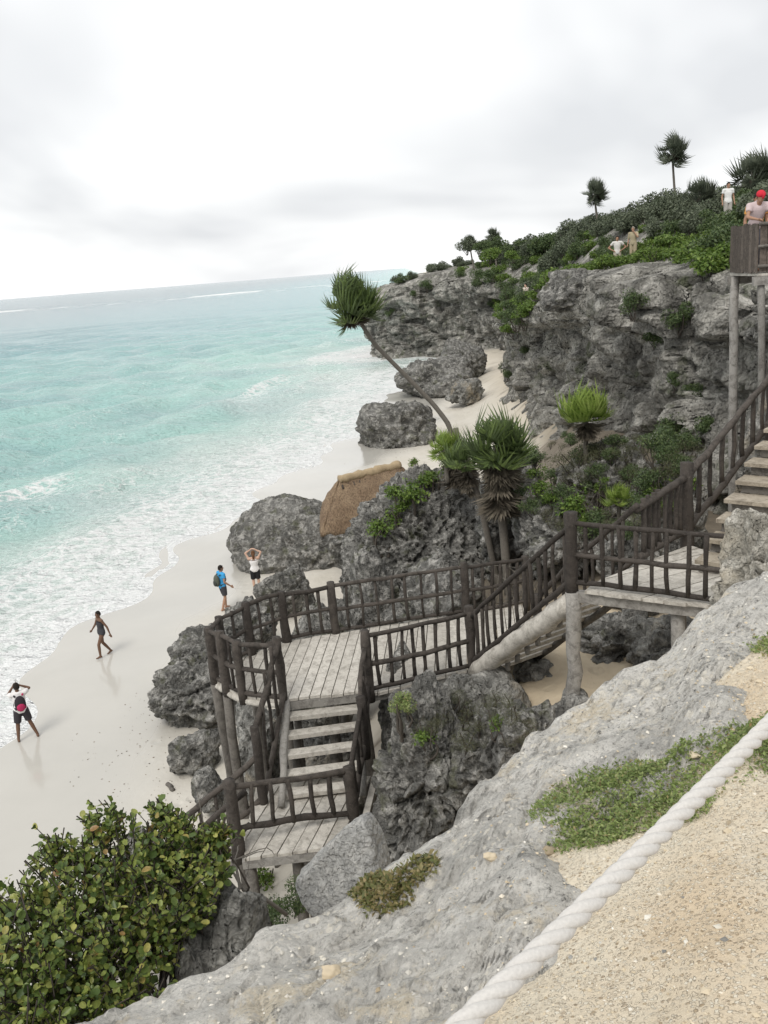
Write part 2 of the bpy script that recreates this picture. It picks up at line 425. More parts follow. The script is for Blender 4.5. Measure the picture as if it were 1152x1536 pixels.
def wood_mat(name, a, b, dark, scale=1.0):
    t = NT(name); r = t.rnd(False)
    off = t.n.new('ShaderNodeVectorMath'); off.operation = 'ADD'
    t.l.new(t.tc.outputs['Generated'], off.inputs[0])
    cmb = t.n.new('ShaderNodeCombineXYZ')
    for i in range(3): t.l.new(t.math('MULTIPLY', r, 13.0 + 7 * i), cmb.inputs[i])
    t.l.new(cmb.outputs[0], off.inputs[1])
    v = t.co(); 
    add = t.n.new('ShaderNodeVectorMath'); add.operation = 'ADD'; t.l.new(v, add.inputs[0]); t.l.new(cmb.outputs[0], add.inputs[1]); v = add.outputs[0]
    g = t.noise(v, 7 * scale, 7, 0.7, 0.6); st = t.noise(v, 30 * scale, 5, 0.7)
    c = t.mix(r, a, b)
    c = t.mix(t.ramp(g, [(0.35, 0.8), (0.55, 0)]), c, dark)
    c = t.mix(t.ramp(st, [(0.55, 0), (0.7, 0.4)]), c, tuple(min(1, x * 1.5 + 0.03) for x in b))
    h = t.bump(g, 0.6, 0.02); h = t.bump(st, 0.6, 0.008, h)
    t.P(Base_Color=c, Roughness=0.85, Normal=h); t.b.inputs['Specular IOR Level'].default_value = 0.25
    return t.m
M['rail'] = wood_mat('dark_railing_wood', (0.045, 0.038, 0.033), (0.085, 0.073, 0.063), (0.024, 0.021, 0.018))
M['plank'] = wood_mat('bleached_plank_wood', (0.42, 0.395, 0.35), (0.56, 0.53, 0.475), (0.24, 0.22, 0.19))
M['greywood'] = wood_mat('grey_weathered_wood', (0.24, 0.23, 0.21), (0.33, 0.315, 0.29), (0.12, 0.11, 0.1))
M['tanwood'] = wood_mat('tan_step_wood', (0.30, 0.26, 0.20), (0.42, 0.37, 0.30), (0.16, 0.135, 0.105))
M['boxwood'] = wood_mat('brown_wall_wood', (0.085, 0.07, 0.058), (0.15, 0.125, 0.105), (0.045, 0.038, 0.032))
M['leg'] = wood_mat('weathered_leg_wood', (0.115, 0.105, 0.093), (0.19, 0.175, 0.155), (0.06, 0.055, 0.048))

def flat_mat(name, c, rough=0.8, var=0.25, scale=25, bumpd=0.004):
    t = NT(name); v = t.co(); n = t.noise(v, scale, 5, 0.6)
    t.P(Base_Color=t.mix(n, tuple(x * (1 - var) for x in c), tuple(min(1, x * (1 + var)) for x in c)), Roughness=rough, Normal=t.bump(n, 0.4, bumpd))
    t.b.inputs['Specular IOR Level'].default_value = 0.25
    return t.m

def leaf_mat(name, stops, trans=0.25, rough=0.5):
    t = NT(name); r = t.rnd()
    c = t.ramp(r, stops)
    c = t.mix(t.ramp(t.noise(t.co(), 30, 3), [(0.35, 0.35), (0.6, 0)]), c, (0.03, 0.04, 0.015))
    t.P(Base_Color=c, Roughness=rough); t.b.inputs['Specular IOR Level'].default_value = 0.35
    tr = t.n.new('ShaderNodeBsdfTranslucent'); t.l.new(c, tr.inputs[0])
    mx = t.n.new('ShaderNodeMixShader'); mx.inputs[0].default_value = trans
    t.l.new(t.b.outputs[0], mx.inputs[1]); t.l.new(tr.outputs[0], mx.inputs[2]); t.l.new(mx.outputs[0], t.out.inputs[0])
    return t.m
M['grape'] = leaf_mat('sea_grape_leaf', [(0.0, (0.06, 0.10, 0.03)), (0.35, (0.12, 0.175, 0.04)), (0.7, (0.24, 0.29, 0.065)), (0.9, (0.36, 0.39, 0.11)), (0.97, (0.38, 0.36, 0.10)), (1.0, (0.30, 0.16, 0.06))], 0.2, 0.38)
M['shrubA'] = leaf_mat('hazed_shrub_leaf', [(0, (0.085, 0.105, 0.068)), (0.6, (0.13, 0.155, 0.10)), (1, (0.19, 0.215, 0.14))])  # skyline shrub green, paled in the colour to stand in for haze
M['shrubB'] = leaf_mat('green_shrub_leaf', [(0, (0.05, 0.085, 0.03)), (0.6, (0.09, 0.135, 0.05)), (1, (0.15, 0.195, 0.07))])
M['shrubC'] = leaf_mat('lime_shrub_leaf', [(0, (0.07, 0.13, 0.02)), (0.6, (0.13, 0.21, 0.035)), (1, (0.21, 0.29, 0.06))])
M['dryleaf'] = leaf_mat('dry_olive_leaf', [(0, (0.07, 0.07, 0.04)), (0.5, (0.12, 0.115, 0.065)), (0.8, (0.10, 0.13, 0.05)), (1, (0.19, 0.17, 0.10))])
M['cover'] = leaf_mat('ground_cover_leaf', [(0, (0.14, 0.20, 0.055)), (0.6, (0.25, 0.32, 0.10)), (0.9, (0.36, 0.40, 0.17)), (1, (0.30, 0.22, 0.1))])
M['coverdry'] = leaf_mat('dry_ground_cover_leaf', [(0, (0.11, 0.13, 0.04)), (0.5, (0.2, 0.19, 0.07)), (1, (0.36, 0.28, 0.14))])
M['palm'] = leaf_mat('palm_frond_green', [(0, (0.08, 0.11, 0.05)), (0.6, (0.135, 0.19, 0.07)), (1, (0.22, 0.30, 0.095))], 0.3, 0.45)
M['palmlime'] = leaf_mat('palm_frond_lime', [(0, (0.18, 0.27, 0.05)), (0.6, (0.28, 0.38, 0.08)), (1, (0.38, 0.48, 0.13))], 0.3, 0.45)
M['palmfar'] = leaf_mat('palm_frond_hazed', [(0, (0.08, 0.095, 0.07)), (0.6, (0.11, 0.13, 0.09)), (1, (0.15, 0.165, 0.12))], 0.15, 0.6)  # cliff-top fronds: distance haze is put into this lightened leaf colour
M['palmdead'] = leaf_mat('palm_frond_dead', [(0, (0.075, 0.062, 0.048)), (0.6, (0.13, 0.108, 0.083)), (1, (0.2, 0.17, 0.13))], 0.1, 0.8)
M['bark'] = flat_mat('palm_bark', (0.15, 0.135, 0.115), 0.9, 0.45, 18, 0.01)
M['twig'] = flat_mat('twig_bark', (0.16, 0.145, 0.125), 0.9, 0.35)
M['twigdark'] = flat_mat('shrub_stem_bark', (0.07, 0.06, 0.05), 0.9, 0.35)
M['rope'] = flat_mat('white_rope_fibre', (0.58, 0.56, 0.53), 0.9, 0.2, 150, 0.006)
M['pebble'] = NT('pale_pebble').m
def _pb():
    t = NT('pale_pebbles'); r = t.rnd()
    t.P(Base_Color=t.ramp(r, [(0, (0.28, 0.23, 0.16)), (0.3, (0.52, 0.43, 0.3)), (0.8, (0.64, 0.56, 0.42)), (1, (0.72, 0.68, 0.6))]), Roughness=0.95); return t.m
M['pebble'] = _pb()
t = NT('grey_chips'); t.P(Base_Color=t.ramp(t.rnd(), [(0, (0.2, 0.195, 0.18)), (0.35, (0.42, 0.41, 0.38)), (0.7, (0.62, 0.585, 0.5)), (1, (0.78, 0.75, 0.68))]), Roughness=0.95); M['chip'] = t.m
t = NT('beached_weed'); t.P(Base_Color=t.ramp(t.rnd(), [(0, (0.06, 0.045, 0.03)), (1, (0.2, 0.15, 0.09))]), Roughness=0.9); M['weed'] = t.m

# ================================================================== THE SETTING
SHORE = np.array([(-40, -9), (0, -8.6), (15, -10.2), (22, -11.8), (26, -12.2), (30, -11.9), (38, -10.2), (46, -8.2), (55, -6.3), (63, -3.4), (70, -1.0), (80, 0.4), (90, 1.6),
                  (104, 3.6), (112, 8.5), (122, 14), (127, 8), (129, 0), (132, -3), (138, -1), (150, 9), (200, 40), (400, 75), (1500, 95), (9000, 400)], float)
def shore_x(y): return np.interp(y, SHORE[:, 0], SHORE[:, 1])
def offshore(x, y):
    """metres out from the waterline, negative on land"""
    ys = np.concatenate([np.arange(-40, 150, 1.5), np.geomspace(150, 9000, 40)])
    xs = shore_x(ys); best = np.full(len(x), 1e9)
    for i in range(len(ys) - 1):
        ax, ay, bx, by = xs[i], ys[i], xs[i + 1], ys[i + 1]
        dx, dy = bx - ax, by - ay
        t = np.clip(((x - ax) * dx + (y - ay) * dy) / (dx * dx + dy * dy), 0, 1)
        best = np.minimum(best, np.hypot(x - ax - t * dx, y - ay - t * dy))
    d = np.where(x < shore_x(y), best, -best)
    wob = 0.75 * np.sin(y * 0.55 + 1.0) + 0.4 * np.sin(y * 1.25 + 0.3 * x)
    return d + wob * np.exp(-np.abs(d) / 6)

def talus(x, y):
    x0 = np.clip(-3.6 + np.maximum(0, y - 16) * 0.3, -3.6, 6.5)
    amp = np.interp(y, [10, 30, 60, 90], [4.5, 4.5, 3.0, 1.2])
    return amp * sstep(x0, x0 + 6.8, x)
def ground_z(x, y, d=None):
    x = np.atleast_1d(np.asarray(x, float)); y = np.atleast_1d(np.asarray(y, float))
    if d is None: d = offshore(x, y)
    on = np.maximum(-d, 0)
    z = np.where(d > 0, -np.minimum(0.06 * d, 3.0), 0.045 * np.minimum(on, 9) + 0.03 * np.maximum(on - 9, 0))
    return z + talus(x, y)
def gz(x, y): return float(ground_z(x, y)[0])

# beach and the sandy slope under the stairs
xs = np.concatenate([np.linspace(-24, -14, 24)[:-1], np.linspace(-14, 7, 190), np.linspace(7, 26, 24)[1:]])
ys = np.concatenate([np.linspace(4, 9, 10)[:-1], 9 * np.geomspace(1, 17, 330)])
X, Y = np.meshgrid(xs, ys, indexing='ij'); fx, fy = X.ravel(), Y.ravel()
d = offshore(fx, fy); zg = ground_z(fx, fy, d)
Pn = np.stack([fx, fy, fx * 0], 1)
dry = sstep(-4, -7.5, d)
zg = zg + dry * (0.05 * fbm(Pn * 0.9, 3, 3) + 0.035 * fbm(Pn * 3.0, 2, 8)) + 0.01 * fbm(Pn * 0.4, 2, 4)
tl = talus(fx, fy)
zg = zg + sstep(0.2, 1.5, tl) * 0.18 * fbm(Pn * 1.1, 4, 12)
wet = sstep(-7.2, -3.8, d + 1.2 * fbm(Pn * 0.25, 3, 21))
beach = obj('beach', mesh('beach', np.stack([fx, fy, zg], 1), gridf(len(xs), len(ys)), M['beach'], attrs={'wet': wet, 'litter': sstep(0.1, 3.0, tl), 'soil': np.clip(sstep(0.6, 1.8, tl) * sstep(16.5, 18.5, fy) * sstep(60, 45, fy) + sstep(0.2,0.5,fbm(Pn*0.8,3,91))*sstep(0.5,2,tl), 0, 1)}))
tag(beach, 'pale sand beach, wet along the water, rising to a sandy slope', kind='structure')

# sea
th = np.radians(np.arange(-50, 32.01, 0.26)); rr = 14 * np.geomspace(1, 900, 640)
TH, RR = np.meshgrid(th, rr, indexing='ij'); th_, r_ = TH.ravel(), RR.ravel()
fx, fy = r_ * np.sin(th_), r_ * np.cos(th_)
d = offshore(fx, fy)
z = np.zeros_like(fx); cell = np.maximum(r_ * 0.0108, 0.05); rg = random.Random(3)
for k in range(34):
    lam = 0.9 * 1.085 ** k; a = math.radians(rg.gauss(62, 26)); kx, ky = math.sin(a) * 2 * math.pi / lam, math.cos(a) * -2 * math.pi / lam
    z += 0.021 * lam ** 0.8 * np.cos(kx * fx + ky * fy + rg.uniform(0, 6.28) + 1.5 * np.sin(fx * 0.05 + k) + 1.2 * np.sin(fy * 0.04 + 2 * k)) * sstep(2.0, 5.0, lam / cell)
z *= sstep(-2, 24, d) * 0.9 + 0.05
Pn = np.stack([fx, fy, fx * 0], 1)
crest = np.zeros_like(fx)
for dist, hgt, wd, sd_ in ((6.5, 0.16, 1.0, 1), (11.0, 0.42, 1.1, 2), (16.5, 0.5, 1.4, 3), (24, 0.3, 1.9, 4), (33, 0.2, 2.2, 5)):
    q = d + 1.8 * perlin(Pn * 0.09, 40 + sd_) + 0.5 * perlin(Pn * 0.35, 50 + sd_) - dist
    al = sstep(-0.12, 0.3, perlin(np.stack([fx * 0.05, fy * 0.05, fx * 0], 1), 60 + sd_))
    z += hgt * al * np.where(q > 0, np.exp(-(q / (wd * 1.6)) ** 2), np.exp(-(q / (wd * 0.6)) ** 2))
    crest = np.maximum(crest, al * np.where(q > 0, np.exp(-(q / 0.35) ** 2), np.exp(-(q / (wd * 2.2)) ** 2)) * np.clip(hgt * 2.2, 0, 1) * (1.0 if dist < 20 else 0.35))
z += 0.02 - 0.00 * d
z = np.where(d < 0, 0.02 + 0.0 * z, z)
reef = np.exp(-((r_ - 900 - 160 * perlin(Pn * 0.002, 71)) / 120) ** 2)
sea = obj('sea', mesh('sea', np.stack([fx, fy, z], 1), gridf(len(th), len(rr)), M['sea'], attrs={'shore': np.maximum(d, 0), 'reef': reef, 'crest': crest}))
tag(sea, 'turquoise sea with white foam washing the sand', kind='structure')

# cliff: a face swept along the back of the beach, then the ground on top running inland
CL = [(15, 8, 11.6), (12.6, 14, 11.6), (10.6, 18, 11.5), (9.6, 24, 11.6), (9.3, 32, 11.6), (9.9, 40, 11.7), (9.6, 48, 11.2), (9.2, 57, 10.6), (8.6, 66, 9.4), (9.4, 74, 8.9), (12.5, 84, 9.4), (15.5, 100, 9.8),
      (14.5, 113, 10.2), (11, 121, 9.9), (6, 124, 9.2), (3.4, 126, 10.2), (1.6, 127.5, 8.6), (0.4, 129.5, 5.0), (0.5, 136, 9), (6, 144, 10), (18, 156, 10), (40, 190, 10)]
CL = np.array(CL, float); CL[:, 0] += np.interp(CL[:, 1], [30, 48, 60, 100, 112, 120], [0.3, 1.2, 2.2, 2.2, 1.2, 0.0]); CL[:, 2] -= np.interp(CL[:, 1], [20, 60, 110, 130], [0.9, 1.0, 0.4, 0.0])
seg = np.concatenate([[0], np.cumsum(np.hypot(np.diff(CL[:, 0]), np.diff(CL[:, 1])))])
sp = []
s_ = 0.0
while s_ < seg[-1]:
    sp.append(s_); yy = np.interp(s_, seg, CL[:, 1]); s_ += 0.11 * max(1.0, yy / 32)
sp = np.array(sp)
def smooth_path(s):
    acc = 0
    for o in (-2.4, -1.2, 0, 1.2, 2.4):
        acc = acc + np.stack([np.interp(np.clip(s + o, 0, seg[-1]), seg, CL[:, k]) for k in range(3)], 1)
    return acc / 5
pc = smooth_path(sp)
tan = np.gradient(pc[:, :2], axis=0); tan /= np.linalg.norm(tan, axis=1)[:, None]
nrm = np.stack([-tan[:, 1], tan[:, 0]], 1)          # outwards, to the sea
NF, NT_ = 95, 46
tf = np.linspace(0, 1, NF); ti = np.geomspace(0.12, 60, NT_)
base = ground_z(pc[:, 0], pc[:, 1]) - 1.2
prof = np.interp(tf, [0, 0.15, 0.35, 0.6, 0.8, 0.92, 1.0], [0.7, 0.3, -0.2, -0.1, 0.35, 0.4, 0.0])
notch = np.interp(tf, [0, 0.5, 0.62, 0.74, 0.80, 0.86, 1.0], [0, 0.1, -0.7, -1.2, 0.3, 0.7, 0.2])
namp = sstep(-0.2, 0.35, perlin(np.stack([sp * 0.11, sp * 0, sp * 0], 1), 5)) * 1.1
Vf = np.zeros((len(sp), NF + NT_, 3))
bx = pc[:, None, :2] + nrm[:, None, :] * (prof[None, :, None] + namp[:, None, None] * notch[None, :, None])
zz = base[:, None] + (pc[:, 2] - base)[:, None] * tf[None, :]
Vf[:, :NF, :2] = bx; Vf[:, :NF, 2] = zz
ix = pc[:, None, :2] + np.array([1.0, 0.16])[None, None, :] * ti[None, :, None] * sstep(0, 6, ti)[None, :, None] - nrm[:, None, :] * (ti * (1 - sstep(0, 6, ti)))[None, :, None]
Vf[:, NF:, :2] = ix; Vf[:, NF:, 2] = pc[:, 2][:, None] + (0.42 * np.minimum(ti, 6) ** 0.75 + 0.085 * np.maximum(ti - 3, 0))[None, :] * np.interp(pc[:, 1], [20, 60, 90], [1, 1, 0.6])[:, None] + sstep(0.4, 6.0, ti)[None, :] * np.interp(pc[:, 1], [20, 40, 50, 60, 75, 100, 118, 128], [0.2, 0.4, 1.1, 2.7, 3.7, 3.2, 1.2, 0.6])[:, None]
Pf = Vf.reshape(-1, 3)
Pl = Pf * np.array([0.30, 0.30, 1.0])
disp = 1.3 * fbm(Pf * 0.16, 3, 5) + 0.3 * ridged(Pl * 0.75, 3, 6) + karst(Pf * 0.55, 7) * 0.75 + 0.33 * karst(Pf * 1.6, 8)
wp = Pf + 0.7 * np.stack([perlin(Pf * 0.4, 61), perlin(Pf * 0.4, 62), perlin(Pf * 0.4, 63)], 1)
bv1, bc1 = blocks(wp * np.array([0.30, 0.30, 0.34]), 64); bv2, bc2 = blocks(wp * np.array([0.8, 0.8, 0.75]), 65)
vert = 0.4 * fbm(Pf * np.array([1.1, 1.1, 0.12]), 3, 19) + 1.5 * (bv1 - 0.5) - 0.5 * np.exp(-bc1 * 9) + 0.55 * (bv2 - 0.5) - 0.22 * np.exp(-bc2 * 8)
disp = disp + vert
w = np.concatenate([np.ones(NF), np.clip(1 - ti / 1.8, 0, 1)])
nn = np.zeros((len(sp), NF + NT_, 3)); nn[:, :, :2] = nrm[:, None, :]; nn[:, NF - 8:, 2] = np.concatenate([np.linspace(0, 0.9, 8), np.full(NT_, 0.9)])
dm = disp.reshape(len(sp), -1) * w[None, :]
Vf[:, :, :2] += nn[:, :, :2] * dm[:, :, None]; Vf[:, :, 2] += nn[:, :, 2] * np.clip(dm - 0.3, -0.9, 0.35) * 0.7
Vf[:, NF:, 2] += (0.35 * fbm(Pf * 0.3, 3, 33)).reshape(len(sp), -1)[:, NF:]
cliff = obj('cliff', mesh('cliff', Vf.reshape(-1, 3), gridf(len(sp), NF + NT_)[:, ::-1].copy(), M['cliff']))
tag(cliff, 'grey pitted limestone cliff behind the beach', kind='structure')
TOPV = Vf
def cliff_top(y, inland):
    i = int(np.argmin(np.abs(pc[:, 1] - y) + (np.arange(len(pc)) > len(pc) * 0.7) * 0)); j = NF + int(np.argmin(np.abs(ti - inland)))
    return TOPV[i, j]

# far low shore beyond the headland
n = 160; yy = np.geomspace(230, 1700, n); xx = shore_x(yy)
Vs = []
for off, zo in ((-2, -0.3), (6, 0.6), (16, 1.4), (24, 5.5), (60, 7.0)):
    Vs.append(np.stack([xx + off * (1 + 0.25 * np.sin(yy * 0.013)), yy, zo + (zo > 2) * 2.2 * np.sin(yy * 0.05) * np.sin(yy * 0.021)], 1))
Vs = np.stack(Vs, 0).reshape(-1, 3)
t = NT('far_shore_ground'); sepz = t.n.new('ShaderNodeSeparateXYZ'); t.l.new(t.tc.outputs['Object'], sepz.inputs[0])
t.P(Base_Color=t.mix(t.ramp(t.math('DIVIDE', sepz.outputs[2], 4.0), [(0.38, 0), (0.5, 1)]), (0.7, 0.66, 0.56), (0.09, 0.12, 0.07)), Roughness=0.95)
tag(obj('far_shore', mesh('far_shore', Vs, gridf(5, n), t.m)), 'far low shore with a strip of sand', kind='structure')

# ---- the rock ledge in front of the camera and the gravelly path on it
EDGE = [(-260, 1700, 2.7), (-100, 1640, 2.65), (140, 1536, 2.6), (300, 1465, 2.6), (370, 1425, 2.6), (450, 1385, 2.6), (540, 1335, 2.6), (615, 1280, 2.55), (700, 1208, 2.5), (760, 1142, 2.5), (830, 1090, 2.5), (920, 1040, 2.45),
        (1000, 985, 2.4), (1050, 930, 2.3), (1088, 895, 2.25), (1152, 862, 2.2), (1260, 820, 2.1)]
ep = np.array([AZ(a, b, CAMZ - c) for a, b, c in EDGE])
eth = np.degrees(np.arctan2(ep[:, 0], ep[:, 1])); er = np.hypot(ep[:, 0], ep[:, 1]); edrop = CAMZ - ep[:, 2]
eth = np.concatenate([[-140, -80], eth, [70, 140]]); er = np.concatenate([[1.7, 1.9], er, [9.5, 9.5]]); edrop = np.concatenate([[2.4, 2.6], edrop, [1.8, 1.6]])
def ledge_base(x, y):
    r = np.hypot(x, y); a = np.degrees(np.arctan2(x, y)); re = np.interp(a, eth, er)
    return r, re, CAMZ - (1.58 + (np.interp(a, eth, edrop) - 1.58) * np.minimum(r / re, 1) ** 1.25)
def onledge(px, py):
    p = AZ(px, py, 10.0)
    for _ in range(6): p = AZ(px, py, float(ledge_base(p[0], p[1])[2]))
    return p
PATH = [(690, 1580), (745, 1500), (840, 1425), (862, 1340), (815, 1270), (900, 1235), (1000, 1190), (1110, 1100), (1080, 1010), (1125, 960), (1230, 930)]
pp = np.array([onledge(*p)[:2] for p in PATH]); 
pp = np.concatenate([pp, [[3.6, 2.0], [2.5, -1.2], [-0.6, -1.2]]])
def poly_sd(x, y, P):
    best = np.full(len(x), 1e9); ins = np.zeros(len(x), bool)
    for i in range(len(P)):
        a, b = P[i], P[(i + 1) % len(P)]; dx, dy = b - a
        t = np.clip(((x - a[0]) * dx + (y - a[1]) * dy) / (dx * dx + dy * dy), 0, 1)
        best = np.minimum(best, np.hypot(x - a[0] - t * dx, y - a[1] - t * dy))
        c = (a[1] > y) != (b[1] > y)
        with np.errstate(divide='ignore', invalid='ignore'):
            ins ^= c & (x < (b[0] - a[0]) * (y - a[1]) / (b[1] - a[1]) + a[0])
    return np.where(ins, best, -best)
th = np.radians(np.linspace(-105, 75, 430)); u = np.concatenate([np.geomspace(0.08, 1.0, 330), 1 + np.linspace(0, 1, 34)[1:] ** 1.3])
TH, U = np.meshgrid(th, u, indexing='ij'); th_, u_ = TH.ravel(), U.ravel()
re = np.interp(np.degrees(th_), eth, er)
re = re * (1 + 0.022 * perlin(np.stack([th_ * 14, th_ * 0, th_ * 0], 1), 2) + 0.012 * perlin(np.stack([th_ * 45, th_ * 0, th_ * 0], 1), 3))
r_ = np.where(u_ <= 1, re * u_, re + (u_ - 1) * 3.2)
lx, ly = r_ * np.sin(th_), r_ * np.cos(th_)
lz = CAMZ - (1.58 + (np.interp(np.degrees(th_), eth, edrop) - 1.58) * np.minimum(u_, 1) ** 1.25)
fall = np.maximum(u_ - 1, 0) * 3.2
lz = lz - np.where(fall > 0, 0.9 * fall ** 1.3 + 1.9 * fall, 0)
P3 = np.stack([lx, ly, lz], 1)
q = poly_sd(lx, ly, pp)
strat = ridged(P3 @ np.array([[0.9, -0.35, 0], [0.35, 0.9, 0], [0, 0, 1]]) * np.array([0.8, 2.2, 1]), 4, 14)
w1, w2 = worley(P3 * 9.0, 15); w3, w4 = worley(P3 * 3.2, 16)
rough = 0.035 * strat * sstep(0.1, 0.45, u_) + 0.09 * fbm(P3 * 1.0, 3, 17) + 0.016 * ridged(P3 * 3.2, 3, 18) - 0.03 - 0.035 * np.clip((w4 - w3) * 1.5, 0, 0.6) - 0.02 * np.clip(1 - w1 * 2.4, 0, 1) + 0.008 * fbm(P3 * 16, 3, 44)
pitband = sstep(0.05, 0.35, fbm(P3 * 0.9, 3, 77)); rough = rough - pitband * 0.05 * np.clip(1 - worley(P3 * 5.5, 45)[0] * 1.6, 0, 1)
lb, lc = blocks(P3 * np.array([2.0, 3.0, 2.0]) + 0.4 * np.stack([perlin(P3 * 2, 5), perlin(P3 * 2, 6), perlin(P3 * 2, 7)], 1), 95); hb1, _ = worley(P3 * 7.0, 96)
rough = rough + 0.035 * (lb - 0.5) - 0.025 * np.exp(-lc * 10) - 0.05 * sstep(0.45, 0.15, hb1) * sstep(-0.1, 0.2, perlin(P3 * 1.4, 97))
rough = rough + 0.035 * np.abs(perlin(P3 * 2.4, 88)) * -2 + 0.05 * sstep(-0.02, 0.05, perlin(P3 * np.array([0.7, 1.6, 1]), 89)) + 0.006 * ridged(P3 * 9, 2, 90)
rough *= (0.45 + 0.55 * sstep(0.25, 0.7, u_)) * 1.0
lz2 = lz + rough - 0.15 * sstep(-0.12, 0.2, q)
face = sstep(0.0, 0.4, fall); k_ = karst(P3 * 1.0, 23)
lx2 = lx + face * np.sin(th_) * k_ * 0.7; ly2 = ly + face * np.cos(th_) * k_ * 0.7
ledge = obj('rock_ledge', mesh('rock_ledge', np.stack([lx2, ly2, lz2], 1), gridf(len(th), len(u)), M['ledge']))
tag(ledge, 'pale grey limestone ledge sloping to the drop', kind='structure')
xs = np.linspace(-0.8, 3.7, 240); ys = np.linspace(-1.3, 6.2, 380)
X, Y = np.meshgrid(xs, ys, indexing='ij'); fx, fy = X.ravel(), Y.ravel()
q = poly_sd(fx, fy, pp); _, _, zb = ledge_base(fx, fy)
P3 = np.stack([fx, fy, zb], 1)
zs = zb - 0.06 + 0.07 * sstep(-0.30, 0.20, q) - 0.25 * sstep(-0.2, -0.7, q) + 0.014 * fbm(P3 * 4, 4, 3) + 0.06 * fbm(P3 * 1.6, 3, 4) * sstep(0.9, 0.1, q)
keep = (q > -0.8).reshape(len(xs), len(ys)); fc = gridf(len(xs), len(ys))
fc = fc[keep.ravel()[fc].all(1)]
used = np.unique(fc); remap = np.zeros(len(fx), int); remap[used] = np.arange(len(used))
path = obj('path', mesh('path', np.stack([fx, fy, zs], 1)[used], remap[fc], M['pathsand']))
tag(path, 'tan gravelly sand path on top of the ledge', kind='structure')

# ================================================================== ROCKS
_ico = {}
def ico(sub):
    if sub not in _ico:
        bm = bmesh.new(); bmesh.ops.create_icosphere(bm, subdivisions=sub, radius=1)
        bm.verts.ensure_lookup_table()
        _ico[sub] = (np.array([v.co[:] for v in bm.verts]), np.array([[v.index for v in f.verts] for f in bm.faces])); bm.free()
    return _ico[sub]
ROCKS = []
def rock(label, c, r, seed=0, sub=6, mat='boulder', rz=0.0, k=1.0, amp=1.0, block=0.75, lump=0.28, tilt=0.0, name='boulder', cat='rock', group=None, flatz=None, pit=1.4, blk=1.0, cutr=(0.62, 1.0)):
    if name == 'small_rock' or c[1] > 55: sub = 5
    U_, Fc = ico(sub)
    rgn = np.random.default_rng(seed + 100)
    pn = rgn.normal(size=(15, 3)); pn /= np.linalg.norm(pn, axis=1)[:, None]
    dd = rgn.uniform(cutr[0], cutr[1], 15)
    pn = np.concatenate([pn, [[0, 0, 1.], [0, 0, -1], [1, 0, 0], [-1, 0, 0], [0, 1, 0], [0, -1, 0]]]); dd = np.concatenate([dd, [1, 1.1, 1, 1, 1, 1]])
    cs_ = np.clip(U_ @ pn.T, 0.05, None)
    rad = (np.sum((cs_ / dd[None, :]) ** 12, axis=1)) ** (-1 / 12.0)
    p = U_ * rad[:, None] * 1.08
    p = p * (1 + lump * fbm(U_ * 1.3 + seed * 3.7, 3, seed) + 0.4 * lump * ridged(U_ * 2.3 + seed, 2, seed + 3))[:, None]
    p = p * np.array(r)
    if tilt:
        ct, st = math.cos(tilt), math.sin(tilt); p = p @ np.array([[ct, 0, st], [0, 1, 0], [-st, 0, ct]])
    cz, sz = math.cos(rz), math.sin(rz); p = p @ np.array([[cz, sz, 0], [-sz, cz, 0], [0, 0, 1]])
    n = p / np.array(r) ** 1.0; n = n / np.linalg.norm(n, axis=1)[:, None]
    bq = p * 1.1 * k ** 0.5 + seed; bv, bc = blocks(bq + 0.3 * np.stack([perlin(bq * 1.5, 1), perlin(bq * 1.5, 2), perlin(bq * 1.5, 3)], 1), seed + 40)
    p = p + n * (karst(p + np.array(c), seed, k, pit) * amp + blk * min(1.0, amp * 1.3) * (0.28 * (bv - 0.5) - 0.12 * np.exp(-bc * 9)) / k ** 0.5)[:, None]
    bz = p[:, 2].min()
    if flatz is not None: bz = flatz - c[2]
    loc = np.array([c[0], c[1], c[2] + bz])
    o = obj(name, mesh(name, p - np.array([0, 0, bz]), Fc, M[mat]), None, loc)
    tag(o, label, cat, group); ROCKS.append(o); return o
def name_of(kw): return kw.get('name', '')
def rk(box, y, ry, label, **kw):
    x0, y0, x1, y1 = box; c = AD((x0 + x1) / 2, (y0 + y1) / 2, y); dist = math.hypot(y, CAMZ - c[2])
    rx = (x1 - x0) / 2 * dist / F; hh = (y1 - y0) / 2 * dist / F; sn = (CAMZ - c[2]) / dist; ry = min(ry, 0.8 * hh / max(sn, 0.05)); rz = math.sqrt(max(hh * hh - (ry * sn) ** 2, (0.4 * hh) ** 2)) / math.sqrt(1 - sn * sn)
    if y < 40 and name_of(kw) not in ('outcrop', 'wedge_rock'):   # seat the rock on the ground
        top, bot, g = c[2] + rz, c[2] - rz, gz(c[0], c[1]) - 0.25
        if bot > g + 0.3: c = np.array([c[0], c[1], (top + g) / 2]); rz = (top - g) / 2
    return rock(label, c, (rx * 0.9, ry, rz * 0.92), **kw)

